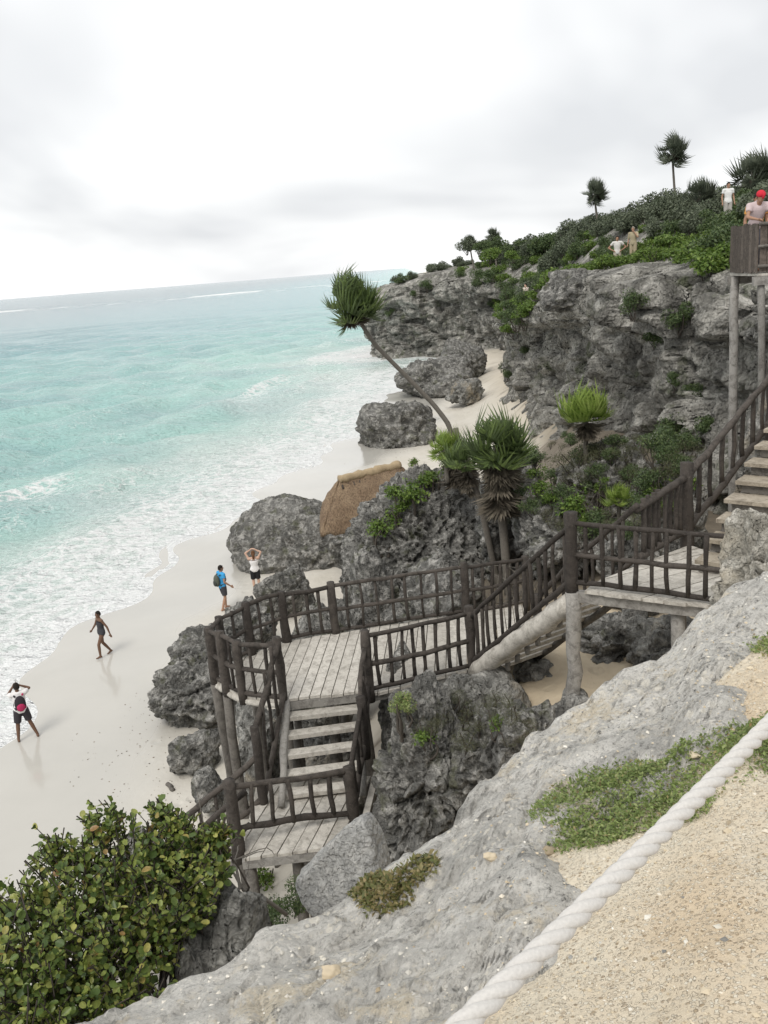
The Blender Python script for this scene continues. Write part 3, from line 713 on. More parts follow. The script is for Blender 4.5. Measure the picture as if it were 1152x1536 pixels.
rk((338, 748, 640, 912), 37.6, 2.6, 'long dark hump-backed boulder on the sand beside the thatched roof', seed=1, sub=7, k=1.3, amp=0.6, lump=0.16, tilt=-0.2, blk=0.3, cutr=(0.8, 1.0))
rk((510, 704, 735, 930), 26.5, 2.2, 'big pitted boulder with small plants on it, right behind the deck railing', seed=2, sub=7, k=1.9, amp=1.1, lump=0.18, pit=2.6, blk=0.4)
rk((392, 850, 470, 905), 30.2, 0.8, 'wedge-shaped grey rock in front of the long dark boulder', seed=3, k=1.5, amp=0.4, block=0.6)
rk((266, 930, 362, 1020), 25.2, 1.6, 'knobbly grey rock on the sand left of the platform', seed=4, k=1.5, amp=0.9, name='shore_rock')
rk((232, 985, 350, 1058), 23.2, 1.0, 'broad low grey rock spreading onto the wet sand by the platform', seed=5, k=1.5, amp=0.9, name='shore_rock')
rk((340, 905, 410, 955), 26.8, 1.0, 'rock between the knobbly shore rock and the wedge-shaped rock', seed=6, k=1.5, amp=0.8, name='shore_rock')
rk((264, 1104, 328, 1150), 20.2, 0.45, 'small jagged rock alone on the dry sand', seed=7, k=2.2, amp=0.45, name='small_rock')
rk((290, 1160, 345, 1215), 18.4, 0.5, 'small rock on the sand behind the lowest handrail', seed=8, k=2.2, amp=0.5, name='small_rock')
rk((345, 1030, 430, 1130), 16.9, 0.9, 'pale rock lying under the rounded end of the platform', seed=9, k=1.6, amp=0.7, mat='palerock', name='shore_rock')
rk((545, 600, 655, 680), 62, 2.2, 'squat dark boulder alone on the sand beyond the thatched roof', seed=10, k=0.9, amp=0.9)
rk((598, 541, 702, 594), 86, 3.2, 'large leaning boulder at the water before the headland', seed=11, k=0.7, amp=0.9, tilt=0.12)
rk((658, 518, 726, 580), 89, 2.5, 'upright boulder leaning against the cliff foot', seed=12, k=0.7, amp=0.9)
rk((672, 572, 722, 606), 75, 1.6, 'low broken rock on the sand at the cliff corner', seed=13, k=1.0, amp=0.8, mat='palerock')
rk((520, 840, 610, 905), 23, 0.9, 'low rough rock behind the middle of the deck railing', seed=14, k=2.0, amp=0.7, name='small_rock')
rk((430, 880, 540, 960), 21, 1.2, 'grey rock behind the left part of the deck railing', seed=15, k=1.8, amp=0.8, name='small_rock')
rk((590, 850, 720, 960), 20.5, 1.5, 'dark undercut rock close behind the deck railing', seed=16, k=1.6, amp=0.9)
rk((560, 1072, 720, 1340), 11.9, 0.75, 'tall dark pitted rock between the lower steps and the ledge', seed=17, sub=7, k=2.2, amp=1.0, pit=2.2, lump=0.15, block=0.55, name='pinnacle_rock')
rk((650, 1060, 850, 1300), 11.6, 0.9, 'dark rock with grey tufts tucked behind the ledge edge', seed=18, sub=7, k=2.0, amp=1.0, pit=2.2, lump=0.2, name='pinnacle_rock')
rk((425, 1228, 622, 1420), 8.7, 0.5, 'smooth grey wedge of rock against the lowest landing', seed=19, sub=6, k=2.6, amp=0.16, lump=0.08, tilt=-0.45, blk=0.5, pit=0.7, cutr=(0.55, 0.95), mat='slab', name='wedge_rock')
rock('grey foot rock carrying the smooth wedge of rock', (-0.75, 8.95, 3.45), (0.8, 0.6, 1.25), seed=40, k=2.2, amp=0.4, mat='slab', name='foot_rock')
rk((690, 1010, 790, 1075), 13.6, 0.5, 'rounded tan rock under the climbing log', seed=20, k=2.0, amp=0.35, mat='palerock', name='small_rock')
rk((770, 985, 860, 1050), 14.8, 0.6, 'brown-grey rock under the upper stair treads', seed=21, k=2.0, amp=0.5, mat='palerock', name='small_rock')
rk((870, 920, 985, 1010), 15.2, 0.8, 'rough dark rock under the upper landing', seed=22, k=1.7, amp=0.8)
rk((950, 915, 1090, 1000), 14.2, 0.9, 'tan and grey rock bank under the right end of the upper landing', seed=23, k=1.7, amp=0.7, mat='palerock')
rk((1066, 800, 1240, 985), 6.4, 0.45, 'cream pitted outcrop hiding the lower end of the top steps', seed=24, sub=7, k=3.0, amp=0.8, mat='creamrock', name='outcrop')
rk((235, 1420, 385, 1570), 6.6, 0.4, 'grey rock in the gap between the leafy bush and the ledge', seed=25, k=2.0, amp=0.6, mat='palerock')
rk((960, 690, 1060, 790), 18.2, 0.9, 'pale crested rock beside the top stair post', seed=26, k=1.6, amp=0.9, mat='palerock')
rk((840, 670, 1000, 780), 24, 1.6, 'dark rock under the lime green palm', seed=27, k=1.3, amp=0.9)
rk((770, 740, 900, 860), 19.5, 1.2, 'brown rock behind the climbing handrail', seed=28, k=1.5, amp=0.9)
rk((820, 400, 930, 470), 41, 1.5, 'angular grey block perched on the cliff edge', seed=29, k=0.9, amp=0.5, block=0.5)
rk((640, 1000, 720, 1060), 13.1, 0.4, 'pale rock against the front edge of the platform', seed=30, k=2.4, amp=0.5, mat='palerock', name='small_rock')
rk((150, 1235, 260, 1300), 14.5, 0.8, 'low weedy rock on the sand above the leafy bush', seed=31, k=1.8, amp=0.5, name='shore_rock')
rk((820, 1050, 900, 1110), 12.2, 0.35, 'lumpy grey rock at the foot of the tall grey post', seed=32, k=2.6, amp=0.4, name='small_rock')
rk((1100, 600, 1230, 700), 17.5, 0.8, 'rough tan rock bank behind the top steps', seed=33, k=1.8, amp=0.8, mat='palerock')

rk((560, 1000, 650, 1075), 14.6, 0.5, 'shadowed rock under the front of the platform', seed=34, k=2.0, amp=0.6, name='small_rock')
rk((440, 1085, 560, 1160), 14.9, 0.6, 'rock seen through the gaps of the short lower flight', seed=35, k=2.0, amp=0.5, mat='palerock', name='small_rock')
rk((730, 700, 830, 800), 22.5, 1.2, 'dark rock between the shaggy palm and the lime green palm', seed=36, k=1.4, amp=0.9)
rk((900, 760, 1000, 850), 16.8, 0.8, 'mossy rock behind the upper landing railing', seed=37, k=1.7, amp=0.8)

# ================================================================== STAIRS, DECKS, RAILINGS
def logm(p0, p1, r0, r1=None, n=8, seg=6, bend=0.0, wob=0.09, mat='rail', jit=0.24):
    r1 = r0 if r1 is None else r1; p0, p1 = Vector(p0), Vector(p1); L = (p1 - p0).length
    off = Vector((random.uniform(-1, 1), random.uniform(-1, 1), random.uniform(-1, 1))) * bend
    pts = []; rad = []
    for i in range(seg + 1):
        t = i / seg
        j = Vector((random.uniform(-1, 1), random.uniform(-1, 1), random.uniform(-1, 1))) * (jit if r0 < 0.07 else 0.16) * r0 * (0 < i < seg)
        pts.append(p0.lerp(p1, t) + off * math.sin(math.pi * t) + j); rad.append((r0 + (r1 - r0) * t) * random.uniform(0.92, 1.08))
    b = MB(); b.tube([q - p0 for q in pts], rad, n, True, wob); return b
def log(name, parent, p0, p1, r0, r1=None, mat='rail', **kw):
    b = logm(p0, p1, r0, r1, **kw); o = obj(name, b.mesh(name, M[mat], True), parent, Vector(p0) - (parent.location if parent else Vector())); return o
def lp(a, b, t): return tuple(a[i] + (b[i] - a[i]) * t for i in range(3))
def up(p, h): return (p[0], p[1], p[2] + h)

def railing(name, label, posts, heights, fr, nb, pr=0.085, below=0.15, rr=0.042, br=0.03, skip_posts=(), post_mat='rail'):
    """posts: feet; heights: post heights; fr: rail heights above the foot line; nb: balusters per bay"""
    root = empty(name, posts[0], label, 'railing')
    for i, (p, h) in enumerate(zip(posts, heights)):
        if i in skip_posts: continue
        log('post', root, up(p, -below), up(p, h), pr * random.uniform(0.9, 1.1), pr * 0.95, n=9, seg=5, bend=0.015, mat=post_mat)
    for i in range(len(posts) - 1):
        a, b = posts[i], posts[i + 1]
        for k, f in enumerate(fr):
            nm = 'top_rail' if k == len(fr) - 1 else 'lower_rail'
            f0, f1_ = f if hasattr(f, '__len__') else (min(f, heights[i] - 0.06), min(f, heights[i + 1] - 0.06)); fa, fb = f0, f1_
            dirv = (Vector(b) - Vector(a)).normalized() * 0.05
            log(nm, root, Vector(up(a, fa)) - dirv, Vector(up(b, fb)) + dirv, rr * random.uniform(0.9, 1.12), n=8, seg=max(4, int((Vector(b) - Vector(a)).length * 4)), bend=0.032)
        n = nb[i] if hasattr(nb, '__len__') else nb
        for j in range(n):
            t = (j + 1) / (n + 1) + random.uniform(-0.012, 0.012); q = lp(a, b, t)
            tl_ = lp((0, 0, 0), (random.gauss(0, 0.015), random.gauss(0, 0.015), 0), 1)
            lo, hi = [(f[0] + (f[1] - f[0]) * t if hasattr(f, '__len__') else f) for f in (fr[0], fr[-1])]
            log('baluster', root, up(q, lo), (q[0] + tl_[0], q[1] + tl_[1], q[2] + hi), br * random.uniform(0.85, 1.2), n=7, seg=4, bend=0.02)
    return root

def deck(root, poly, zt, dirv, width, thick=0.05, mat='plank', name='plank', over=0.0):
    d = np.array(dirv, float); d /= np.linalg.norm(d); s = np.array([-d[1], d[0]])
    P = np.array(poly, float)[:, :2]; a = P @ d; b = P @ s
    def span(bv):
        hits = []
        for i in range(len(P)):
            j = (i + 1) % len(P)
            if (b[i] - bv) * (b[j] - bv) < 0:
                t = (bv - b[i]) / (b[j] - b[i]); hits.append(a[i] + t * (a[j] - a[i]))
        return (min(hits), max(hits)) if len(hits) >= 2 else None
    x = b.min() + 0.005
    while x < b.max() - 0.03:
        wv = width * random.uniform(0.92, 1.08); x1 = min(x + wv - 0.016, b.max() - 0.004)
        s0, s1 = span(x), span(x1)
        if s0 and s1:
            e0, e1 = random.uniform(-0.02, 0.03) + over, random.uniform(-0.02, 0.03) + over; zz_ = zt + random.uniform(-0.008, 0.008)
            c = [d * (s0[0] - e0) + s * x, d * (s0[1] + e1) + s * x, d * (s1[1] + e1) + s * x1, d * (s1[0] - e0) + s * x1]
            c = [(q[0] - root.location.x, q[1] - root.location.y, zz_ - root.location.z) for q in c]
            m = MB(); m.prism(c, thick); me = m.mesh(name, M[mat], False)
            obj(name, me, root)
        x += wv
def board(root, name, corners, thick, mat='plank'):
    L = root.location; m = MB(); m.prism([(q[0] - L.x, q[1] - L.y, q[2] - L.z) for q in corners], thick)
    return obj(name, m.mesh(name, M[mat], False), root)
def beam(root, name, a, b, w, h, mat='greywood'):
    d = (Vector(b) - Vector(a)); s = Vector((-d.y, d.x, 0)).normalized() * w / 2
    return board(root, name, [Vector(a) + s, Vector(a) - s, Vector(b) - s, Vector(b) + s], h, mat)

ZM, ZL, ZU = 5.2, 4.0, 7.3
R1 = AZ(700, 920, ZM); R2 = AZ(503, 950, ZM); R3 = AZ(430, 962, ZM); R4 = AZ(377, 981, ZM); R5 = AZ(337, 1000, ZM); R6 = AZ(323, 1020, ZM); R7 = AZ(340, 1031, ZM); R8 = AZ(365, 1043, ZM)
FLc = AZ(423, 1050, ZM); FRc = AZ(543, 1036, ZM); N1 = AZ(555, 1040, ZM); N2 = AZ(708, 1003, ZM)
C2 = np.array([2.62, 15.05, ZM]); R0 = AZ(790, 905, ZM)
# --- middle platform
mid = empty('viewing_platform', (0, 15, ZM), 'bleached plank platform with a rounded end, in the middle of the stairway', 'platform')
poly = [FLc, FRc, N1 + [0.02, -0.05, 0], N2, C2, R0, R1, R2, R3, R4, R5, R6, R7, R8]
deck(mid, poly, ZM, (0.10, 1.0), 0.19)
beam(mid, 'edge_beam', (*(FLc[:2] + [0, 0.04]), ZM - 0.055), (*(FRc[:2] + [0, 0.04]), ZM - 0.055), 0.1, 0.14)
beam(mid, 'edge_beam', (*(N1[:2] + [0, 0.06]), ZM - 0.055), (*(N2[:2] + [0, 0.06]), ZM - 0.055), 0.09, 0.12)
beam(mid, 'joist', (-3.0, 15.0, ZM - 0.06), (2.4, 15.6, ZM - 0.06), 0.1, 0.16, 'leg')
beam(mid, 'joist', (-2.6, 16.0, ZM - 0.06), (2.4, 16.6, ZM - 0.06), 0.1, 0.16, 'leg')
rim = [R5, R6, R7, R8, FLc]
for a, b in zip(rim[:-1], rim[1:]):
    log('rim_log', mid, (a[0], a[1], ZM - 0.1), (b[0], b[1], ZM - 0.1), 0.06, mat='plank', n=8, seg=4)
for p in (R7, R6, R4, R2, FLc + [0.05, 0.1, 0], FRc + [0, 0.1, 0], R1, N2 + [0.02, 0.05, 0]):
    log('leg', mid, (p[0] + 0.06, p[1] + 0.05, gz(p[0], p[1]) - 0.5), (p[0], p[1], ZM - 0.06), 0.1, 0.085, mat='leg', n=9, seg=6, bend=0.06)
H_ = 1.02
railing('railing', 'dark log railing along the back and rounded end of the middle platform', [tuple(p) for p in (R0, R1, R2, R3, R4, R5, R6, R7, R8, AZ(425, 1049, ZM))],
        [1.02, 1.08, 1.06, 1.02, 1.04, 0.98, 1.0, 1.05, 1.0, 1.12], (0.06, 0.5, 0.98), [6, 8, 3, 2, 1, 0, 0, 1, 2], rr=0.04)
railing('railing', 'dark log railing on the front of the middle platform beside the steps', [tuple(N1), tuple(N2)], [1.13, 1.16], (0.07, 0.53, 1.03), 8)
# --- lower flight from the platform down to the lowest landing
fl1 = empty('stair_flight', (-1.3, 13.0, ZL), 'short open flight of five bleached treads below the middle platform', 'stairs')
A0, B0 = FLc + [0.1, 0, 0], FRc + [-0.05, 0, 0]
dn = np.array([-0.06, -1.0]); NS = 5
for i in range(NS):
    zt = ZM - (i + 1) * (ZM - ZL) / (NS + 0.6); off = dn * (0.02 + 0.235 * i)
    a, b = A0[:2] + off, B0[:2] + off; j1, j2 = random.uniform(-0.02, 0.02), random.uniform(-0.02, 0.02)
    board(fl1, 'tread', [(a[0], a[1] + j1, zt), (a[0] + dn[0] * .24, a[1] - 0.21 + j1, zt), (b[0] + dn[0] * .24, b[1] - 0.21 + j2, zt), (b[0], b[1] + j2, zt)], 0.07)
    for q in (0.1, 0.62):
        if i in (0, 1, 2):
            e = a + (b - a) * q + np.array([0, 0.05]); log('tread_prop', fl1, (e[0], e[1], gz(e[0], e[1]) - 0.2), (e[0], e[1], zt - 0.072), 0.065, mat='leg', n=8, seg=3)
for c, q in ((A0, -0.03), (B0, 0.05)):
    a3 = (c[0] + q, c[1] + 0.05, ZM - 0.02); b3 = (c[0] + q + dn[0] * 1.35, c[1] - 1.35, ZL + 0.05)
    log('stringer', fl1, b3, a3, 0.065, mat='greywood', n=8, seg=6)
# --- lowest landing
LA, LB, LC, LD = AZ(362, 1288, ZL), AZ(505, 1270, ZL), AZ(556, 1165, ZL), AZ(385, 1172, ZL)
low = empty('landing', (-1.7, 12, ZL), 'lowest small plank landing, half hidden by the grey wedge of rock', 'landing')
deck(low, [LA, LB, LC, LD], ZL, (0.28, 1.0), 0.2)
beam(low, 'edge_beam', (LA[0], LA[1] + 0.05, ZL - 0.055), (LB[0], LB[1] + 0.05, ZL - 0.055), 0.1, 0.13)
beam(low, 'side_board', (*AZ(545, 1240, ZL)[:2], ZL + 0.03), (*AZ(565, 1160, ZL)[:2], ZL + 0.03), 0.1, 0.12, 'plank')
for p in (LA + [0.07, 0.1, 0], LA + [0.75, 0.35, 0], LB + [-0.1, 0.1, 0], LC + [-0.1, -0.1, 0]):
    log('leg', low, (p[0] + 0.05, p[1], gz(p[0], p[1]) - 0.4), (p[0], p[1], ZL - 0.055), 0.09, 0.08, mat='leg', n=9, seg=5, bend=0.04)
P345 = AZ(357, 1277, ZL); P525 = AZ(530, 1226, ZL)
railing('railing', 'dark log railing across the front of the lowest landing', [tuple(P345), tuple(P525)], [1.16, 0.86], ((0.36, 0.06), (1.07, 0.80)), 5, rr=0.05, pr=0.095, br=0.034)
# handrails of the lower flight
railing('railing', 'dark handrail on the rock side of the short lower flight', [tuple(N1 + [-0.03, -0.1, 0]), tuple((N1 + P525) / 2 + [0.05, 0.1, 0.0]), tuple(P525 + [0.03, 0.02, 0])], [1.1, 0.92, 0.84], (0.12, 0.8), [3, 3], skip_posts=(0, 2))
KNEE = AD(381, 1090, 12.6)
kf = np.array([KNEE[0], KNEE[1], ZL - 0.1])
q0 = np.array([A0[0] - 0.06, A0[1] + 0.02, ZM])
railing('railing', 'dark handrail on the sea side of the short lower flight', [tuple(q0), tuple(kf)], [1.1, KNEE[2] - kf[2]], (0.15, KNEE[2] - kf[2] - 0.02), 3, skip_posts=(0,), pr=0.075, rr=0.05)
# --- lowest flight going down to the sand, mostly behind the bush
fl0 = empty('stair_flight', (-3.4, 11.8, 2.5), 'lowest flight dropping from the small landing to the sand, behind the bush', 'stairs')
e0 = np.array([LA[0] - 0.03, LA[1] + 0.28]); e1 = np.array([LD[0] - 0.03, LA[1] + 1.38]); sd0 = np.array([-1.0, -0.12])
NB0 = 12
for i in range(NB0):
    zt = ZL - 0.22 * (i + 1); a = e0 + sd0 * 0.27 * i; b = e1 + sd0 * 0.27 * i
    board(fl0, 'tread', [(*a, zt), (*b, zt), (*(b + sd0 * 0.26), zt), (*(a + sd0 * 0.26), zt)], 0.06)
for e in (e0, e1):
    b3 = e + sd0 * 0.27 * NB0; log('stringer', fl0, (*b3, ZL - 0.22 * NB0 - 0.15), (*e, ZL - 0.15), 0.07, mat='leg', n=8, seg=6)
for nm, e, lab in ((0, e1, 'dark handrail on the beach side of the lowest flight'), (1, e0, 'dark handrail on the bush side of the lowest flight')):
    st = kf if nm == 0 else np.array([P345[0] + 0.12, P345[1] + 0.3, ZL])
    en = np.array([*(st[:2] + sd0 * 2.9), ZL - 2.2])
    midp = (st + en) / 2
    railing('railing', lab, [tuple(st), tuple(midp), tuple(en)], [1.0, 1.0, 1.0], (0.2, 0.95 if nm == 0 else 0.75), [5, 5], skip_posts=(0,), pr=0.07, below=0.5, rr=0.05)
# --- upper flight climbing to the upper landing
U0 = AZ(858, 880, ZU); U1 = AZ(1084, 909, ZU)
td = np.array([0.86, 0.51]); td /= np.linalg.norm(td)
UB = U0[:2] + td * 1.3
fl2 = empty('stair_flight', (*N2[:2], ZM), 'flight of open treads carried by a thick bleached log, up to the upper landing', 'stairs')
sN = np.array([*(N2[:2] + [0.12, 0.02]), ZM]); eN = np.array([*(U0[:2] + [0.02, 0.08]), ZU])
NU = 8
for i in range(NU):
    t_ = (i + 1) / (NU + 1); c = sN + (eN - sN) * t_; z_t = ZM + (ZU - ZM) * t_ - 0.21
    back = -(eN - sN)[:2] / np.linalg.norm((eN - sN)[:2]) * 0.25; a = c[:2] + td * 0.06; b = a + td * 1.3
    board(fl2, 'tread', [(*a, z_t), (*(a + back), z_t), (*(b + back), z_t), (*b, z_t)], 0.06)
    bk = c[:2] + td * 0.22; log('tread_block', fl2, (*bk, z_t - 0.2), (*bk, z_t - 0.062), 0.05, mat='greywood', n=6, seg=2)
o = log('stringer_log', fl2, (sN[0] - 0.06, sN[1] - 0.02, ZM - 0.08), (eN[0], eN[1] + 0.02, ZU - 0.28), 0.16, 0.17, mat='plank', n=14, seg=14, wob=0.03, bend=0.04)
o['label'] = 'thick bleached driftwood log'
log('stringer', fl2, (*(sN[:2] + td * 1.28), ZM - 0.22), (*(eN[:2] + td * 1.28), ZU - 0.4), 0.06, mat='leg', n=8, seg=6)
railing('railing', 'dark handrail with close balusters above the thick bleached log', [tuple(N2), tuple(U0)], [1.0, 1.0], (0.12, 0.96), 13, skip_posts=(0, 1))
railing('railing', 'dark handrail on the cliff side of the log flight', [(C2[0], C2[1], ZM), (*(UB + [0.02, 0.03]), ZU)], [1.0, 1.0], (0.12, 0.96), 9, skip_posts=(1,))
# --- upper landing
upl = empty('landing', (*U0[:2], ZU), 'upper plank landing on a tall grey post', 'landing')
LBk = AZ(1034, 818, ZU); RBk = U1[:2] + np.array([1.2, 0.9])
deck(upl, [U0 + [0, -0.12, 0], U1 + [0.1, -0.1, 0], (*RBk, ZU), (5.3, 13.2, ZU), LBk, (*UB, ZU)], ZU, td * [1, 1] + [0.05, -0.1], 0.24)
beam(upl, 'edge_beam', (*(U0[:2] + [0.0, 0.02]), ZU - 0.06), (*(U1[:2] + [0.1, 0.04]), ZU - 0.06), 0.12, 0.16)
beam(upl, 'joist', (*(UB + [0, -0.1]), ZU - 0.06), (4.8, 12.2, ZU - 0.06), 0.1, 0.15, 'leg')
o = log('leg', upl, (U0[0] - 0.03, U0[1] + 0.0, 5.0), (U0[0], U0[1] - 0.02, ZU - 0.07), 0.115, 0.105, mat='greywood', n=12, seg=7, bend=0.02)
log('leg', upl, (4.0, 11.75, gz(4.0, 11.75) - 0.4), (4.0, 11.75, ZU - 0.2), 0.1, mat='greywood', n=9, seg=4)
log('leg', upl, (4.6, 13.4, gz(4.6, 13.4) - 0.4), (4.6, 13.4, ZU - 0.06), 0.1, mat='leg', n=9, seg=4)
railing('railing', 'dark log railing on the front of the upper landing', [tuple(U0), tuple(U1)], [1.13, 1.04], (0.07, 0.5, 0.98), 8, pr=0.1, skip_posts=(1,))
# --- top flight climbing away towards the lookout
fl3 = empty('stair_flight', (4.5, 12.6, ZU), 'top flight of thick bleached steps climbing beside the cream outcrop', 'stairs')
c0 = np.array([4.52, 12.62]); st = np.array([0.285, 0.335]); ac = np.array([0.76, -0.65])
for i in range(15):
    zt = ZU + 0.2 * (i + 1); a = c0 + st * i; b = a + ac * 1.5
    j1 = random.uniform(-0.03, 0.03)
    board(fl3, 'tread', [(*(a + ac * j1), zt), (*b, zt), (*(b + st * 1.05), zt), (*(a + st * 1.05 + ac * j1), zt)], 0.06, 'tanwood')
    rz_ = zt - 0.062; s5 = st * 0.16
    board(fl3, 'riser', [(*(a + s5 + ac * 0.08), rz_), (*(b + s5), rz_), (*(b + st * 0.3), rz_), (*(a + st * 0.3 + ac * 0.08), rz_)], 0.137, 'leg')
for q in (0.1, 1.35):
    a = c0 + ac * q; log('stringer', fl3, (*a, ZU - 0.1), (*(a + st * 15.2), ZU + 2.9), 0.07, mat='leg', n=8, seg=6)
PT = AD(1030, 694, 14.25); PB = (PT[0], PT[1], PT[2] - 1.25)
g0 = (UB[0] + 0.05, UB[1] + 0.05, ZU)
far = AD(1160, 556, 17.0)
g3 = (far[0], far[1], far[2] - 1.05)
railing('railing', 'dark log handrail climbing beside the top steps', [g0, PB, g3, (g3[0] + 1.3, g3[1] + 1.5, g3[2] + 0.95)], [0.95, 1.25, 1.2, 1.2], (0.1, 1.02), [8, 7, 5], skip_posts=(0,), pr=0.12, below=0.9, rr=0.055, br=0.038)

# --- lookout on tall posts at the cliff
lk0 = AD(1117, 412, 19.5); LX, LY, LZ_ = lk0; LX += 0.3
look = empty('lookout', (LX, LY, 6), 'grey timber lookout box on tall log posts at the cliff', 'lookout')
W2, D2 = 2.6, 1.5
deck(look, [(LX - 0.05, LY - 0.05, 0), (LX + W2, LY - 0.05, 0), (LX + W2, LY + D2, 0), (LX - 0.05, LY + D2, 0)], LZ_, (0, 1), 0.2)
for yy_ in (LY, LY + D2 - 0.05):
    beam(look, 'edge_beam', (LX - 0.12, yy_, LZ_ - 0.06), (LX + W2, yy_, LZ_ - 0.06), 0.12, 0.18)
for k in range(18):
    for side in (0, 1):
        if side == 0: a, b = (LX + 0.145 * k, LY - 0.02), (LX + 0.145 * k + 0.135, LY - 0.02); th_b = 0.03; cs = [(a[0], a[1] - .015), (b[0], b[1] - .015), (b[0], b[1] + .015), (a[0], a[1] + .015)]
        else:
            if k > 9: continue
            a = (LX - 0.03, LY + 0.02 + 0.145 * k); cs = [(a[0] - .015, a[1]), (a[0] + .015, a[1]), (a[0] + .015, a[1] + .135), (a[0] - .015, a[1] + .135)]
        jz = random.uniform(-0.02, 0.02)
        board(look, 'wall_board', [(*c, LZ_ + 1.02 + jz) for c in cs], 1.0, 'boxwood')
for zz_ in (0.15, 0.55, 1.0):
    log('rail', look, (LX - 0.05, LY - 0.07, LZ_ + zz_), (LX + W2, LY - 0.07, LZ_ + zz_), 0.035, mat='leg', n=7, seg=6)
for (ax, ay, rr_) in ((0.06, 0.05, 0.075), (0.42, -0.02, 0.13), (1.25, 0.0, 0.1), (0.06, D2 - 0.1, 0.1), (1.4, D2 - 0.1, 0.1), (2.4, 0.1, 0.1)):
    log('leg', look, (LX + ax + 0.12, LY + ay, gz(LX + ax, LY + ay) - 0.5), (LX + ax, LY + ay, LZ_ - 0.07), rr_ * 1.1, rr_, mat='greywood', n=10, seg=9, bend=0.08)
log('brace', look, (LX + 0.1, LY - 0.05, 8.4), (LX + 1.3, LY - 0.05, 8.7), 0.03, mat='greywood', n=6, seg=4)

# ================================================================== THATCHED ROOF
t = NT('thatch'); v = t.co((1, 1, 0.25)); g = t.noise(v, 22, 6, 0.7)
c = t.mix(t.ramp(t.noise(t.co(), 1.5, 4), [(0.4, 0), (0.65, 1)]), (0.27, 0.185, 0.115), (0.40, 0.29, 0.185)); c = t.mix(t.ramp(g, [(0.35, 0.8), (0.55, 0)]), c, (0.09, 0.058, 0.038))
t.P(Base_Color=c, Roughness=0.95, Normal=t.bump(g, 1.0, 0.12)); M['thatch'] = t.m
t = NT('thatch_cap'); g = t.noise(t.co((1, 1, 0.5)), 18, 6, 0.7); t.P(Base_Color=t.mix(g, (0.30, 0.22, 0.13), (0.52, 0.41, 0.26)), Roughness=0.95, Normal=t.bump(g, 1.0, 0.05)); M['thatchcap'] = t.m
ra, rb = AD(509, 722, 33.0), AD(600, 699, 34.2); rc = AD(478, 802, 33.2)
hut = empty('thatched_hut', ((ra[0] + rb[0]) / 2, 34, gz(-0.4, 34)), 'red-brown thatched roof tucked between two big boulders', 'hut')
hl = hut.location
def hmesh(name, quads, mat, n=26, m=14, amp=0.07):
    for Q in quads:
        Q = [np.array(q, float) for q in Q]; u_, v_ = np.meshgrid(np.linspace(0, 1, n), np.linspace(0, 1, m), indexing='ij'); u_, v_ = u_.ravel()[:, None], v_.ravel()[:, None]
        p = (Q[0] * (1 - u_) + Q[1] * u_) * (1 - v_) + (Q[3] * (1 - u_) + Q[2] * u_) * v_
        nv = np.cross(Q[1] - Q[0], Q[3] - Q[0]); nv /= np.linalg.norm(nv)
        cen = np.array([hl[0], hl[1], ra[2] - 1.2])
        if np.dot(nv, (Q[0] + Q[1] + Q[2] + Q[3]) / 4 - cen) < 0: nv = -nv
        bulge = 0.26 * np.sin(np.pi * v_ * 0.9) * np.sqrt(np.clip(np.sin(np.pi * u_), 0, 1)) + amp * fbm(p * np.array([5, 5, 1.0]), 3, 3)[:, None] + 0.015 * np.sin(v_ * 26)
        p = p + nv * bulge
        p[:, 2] += (v_[:, 0] > 0.95) * RNG.uniform(-0.12, 0.06, len(p))
        me = mesh(name, p - np.array(hl), gridf(n, m), M[mat]); o = obj(name, me, hut)
        md = o.modifiers.new('thick', 'SOLIDIFY'); md.thickness = 0.12; md.offset = 0
ra[2] += 0.0
eave = 1.75
fl_, fr_ = ra + [-0.75, -1.15, -eave], rb + [0.55, -1.15, -eave]
bl_, br_ = ra + [-0.75, 1.25, -eave], rb + [0.55, 1.25, -eave]
hmesh('roof_slope', [(ra, rb, fr_, fl_), (rb, ra, bl_, br_)], 'thatch')
hmesh('roof_hip', [(ra, ra, fl_, bl_)][:0], 'thatch')
for A_, B_, C_ in ((ra, fl_, bl_), (rb, br_, fr_)):
    hmesh('roof_hip', [(A_ + (B_ - A_) * 0.02, A_ + (C_ - A_) * 0.02, C_, B_)][::1], 'thatch')
b = MB(); n = 22
pts = [Vector(ra + (rb - ra) * (i / (n - 1)) - np.array(hl)) + Vector((0, 0, 0.02 + 0.05 * random.random())) for i in range(n)]
b.tube(pts, [0.17 * random.uniform(0.85, 1.15) for _ in pts], 9, True, 0.15)
cap = obj('ridge_cap', b.mesh('ridge_cap', M['thatchcap']), hut)
for i in range(11):
    q = ra + (rb - ra) * ((i + 0.5) / 11) + [0, -0.2, -0.22]
    bo_ = log('binding', hut, q + [0, 0.03, 0.10], q + [0.02, -0.06, -0.05], 0.035, mat='rail', n=6, seg=2); bo_.parent = cap
for p in (fl_, fr_, bl_, br_):
    q = p + (np.array([*hl[:2], p[2]]) - p) * 0.62
    log('hut_post', hut, (q[0], q[1], gz(q[0], q[1]) - 0.2), (q[0], q[1], p[2] + 0.5), 0.08, mat='leg', n=8, seg=4)

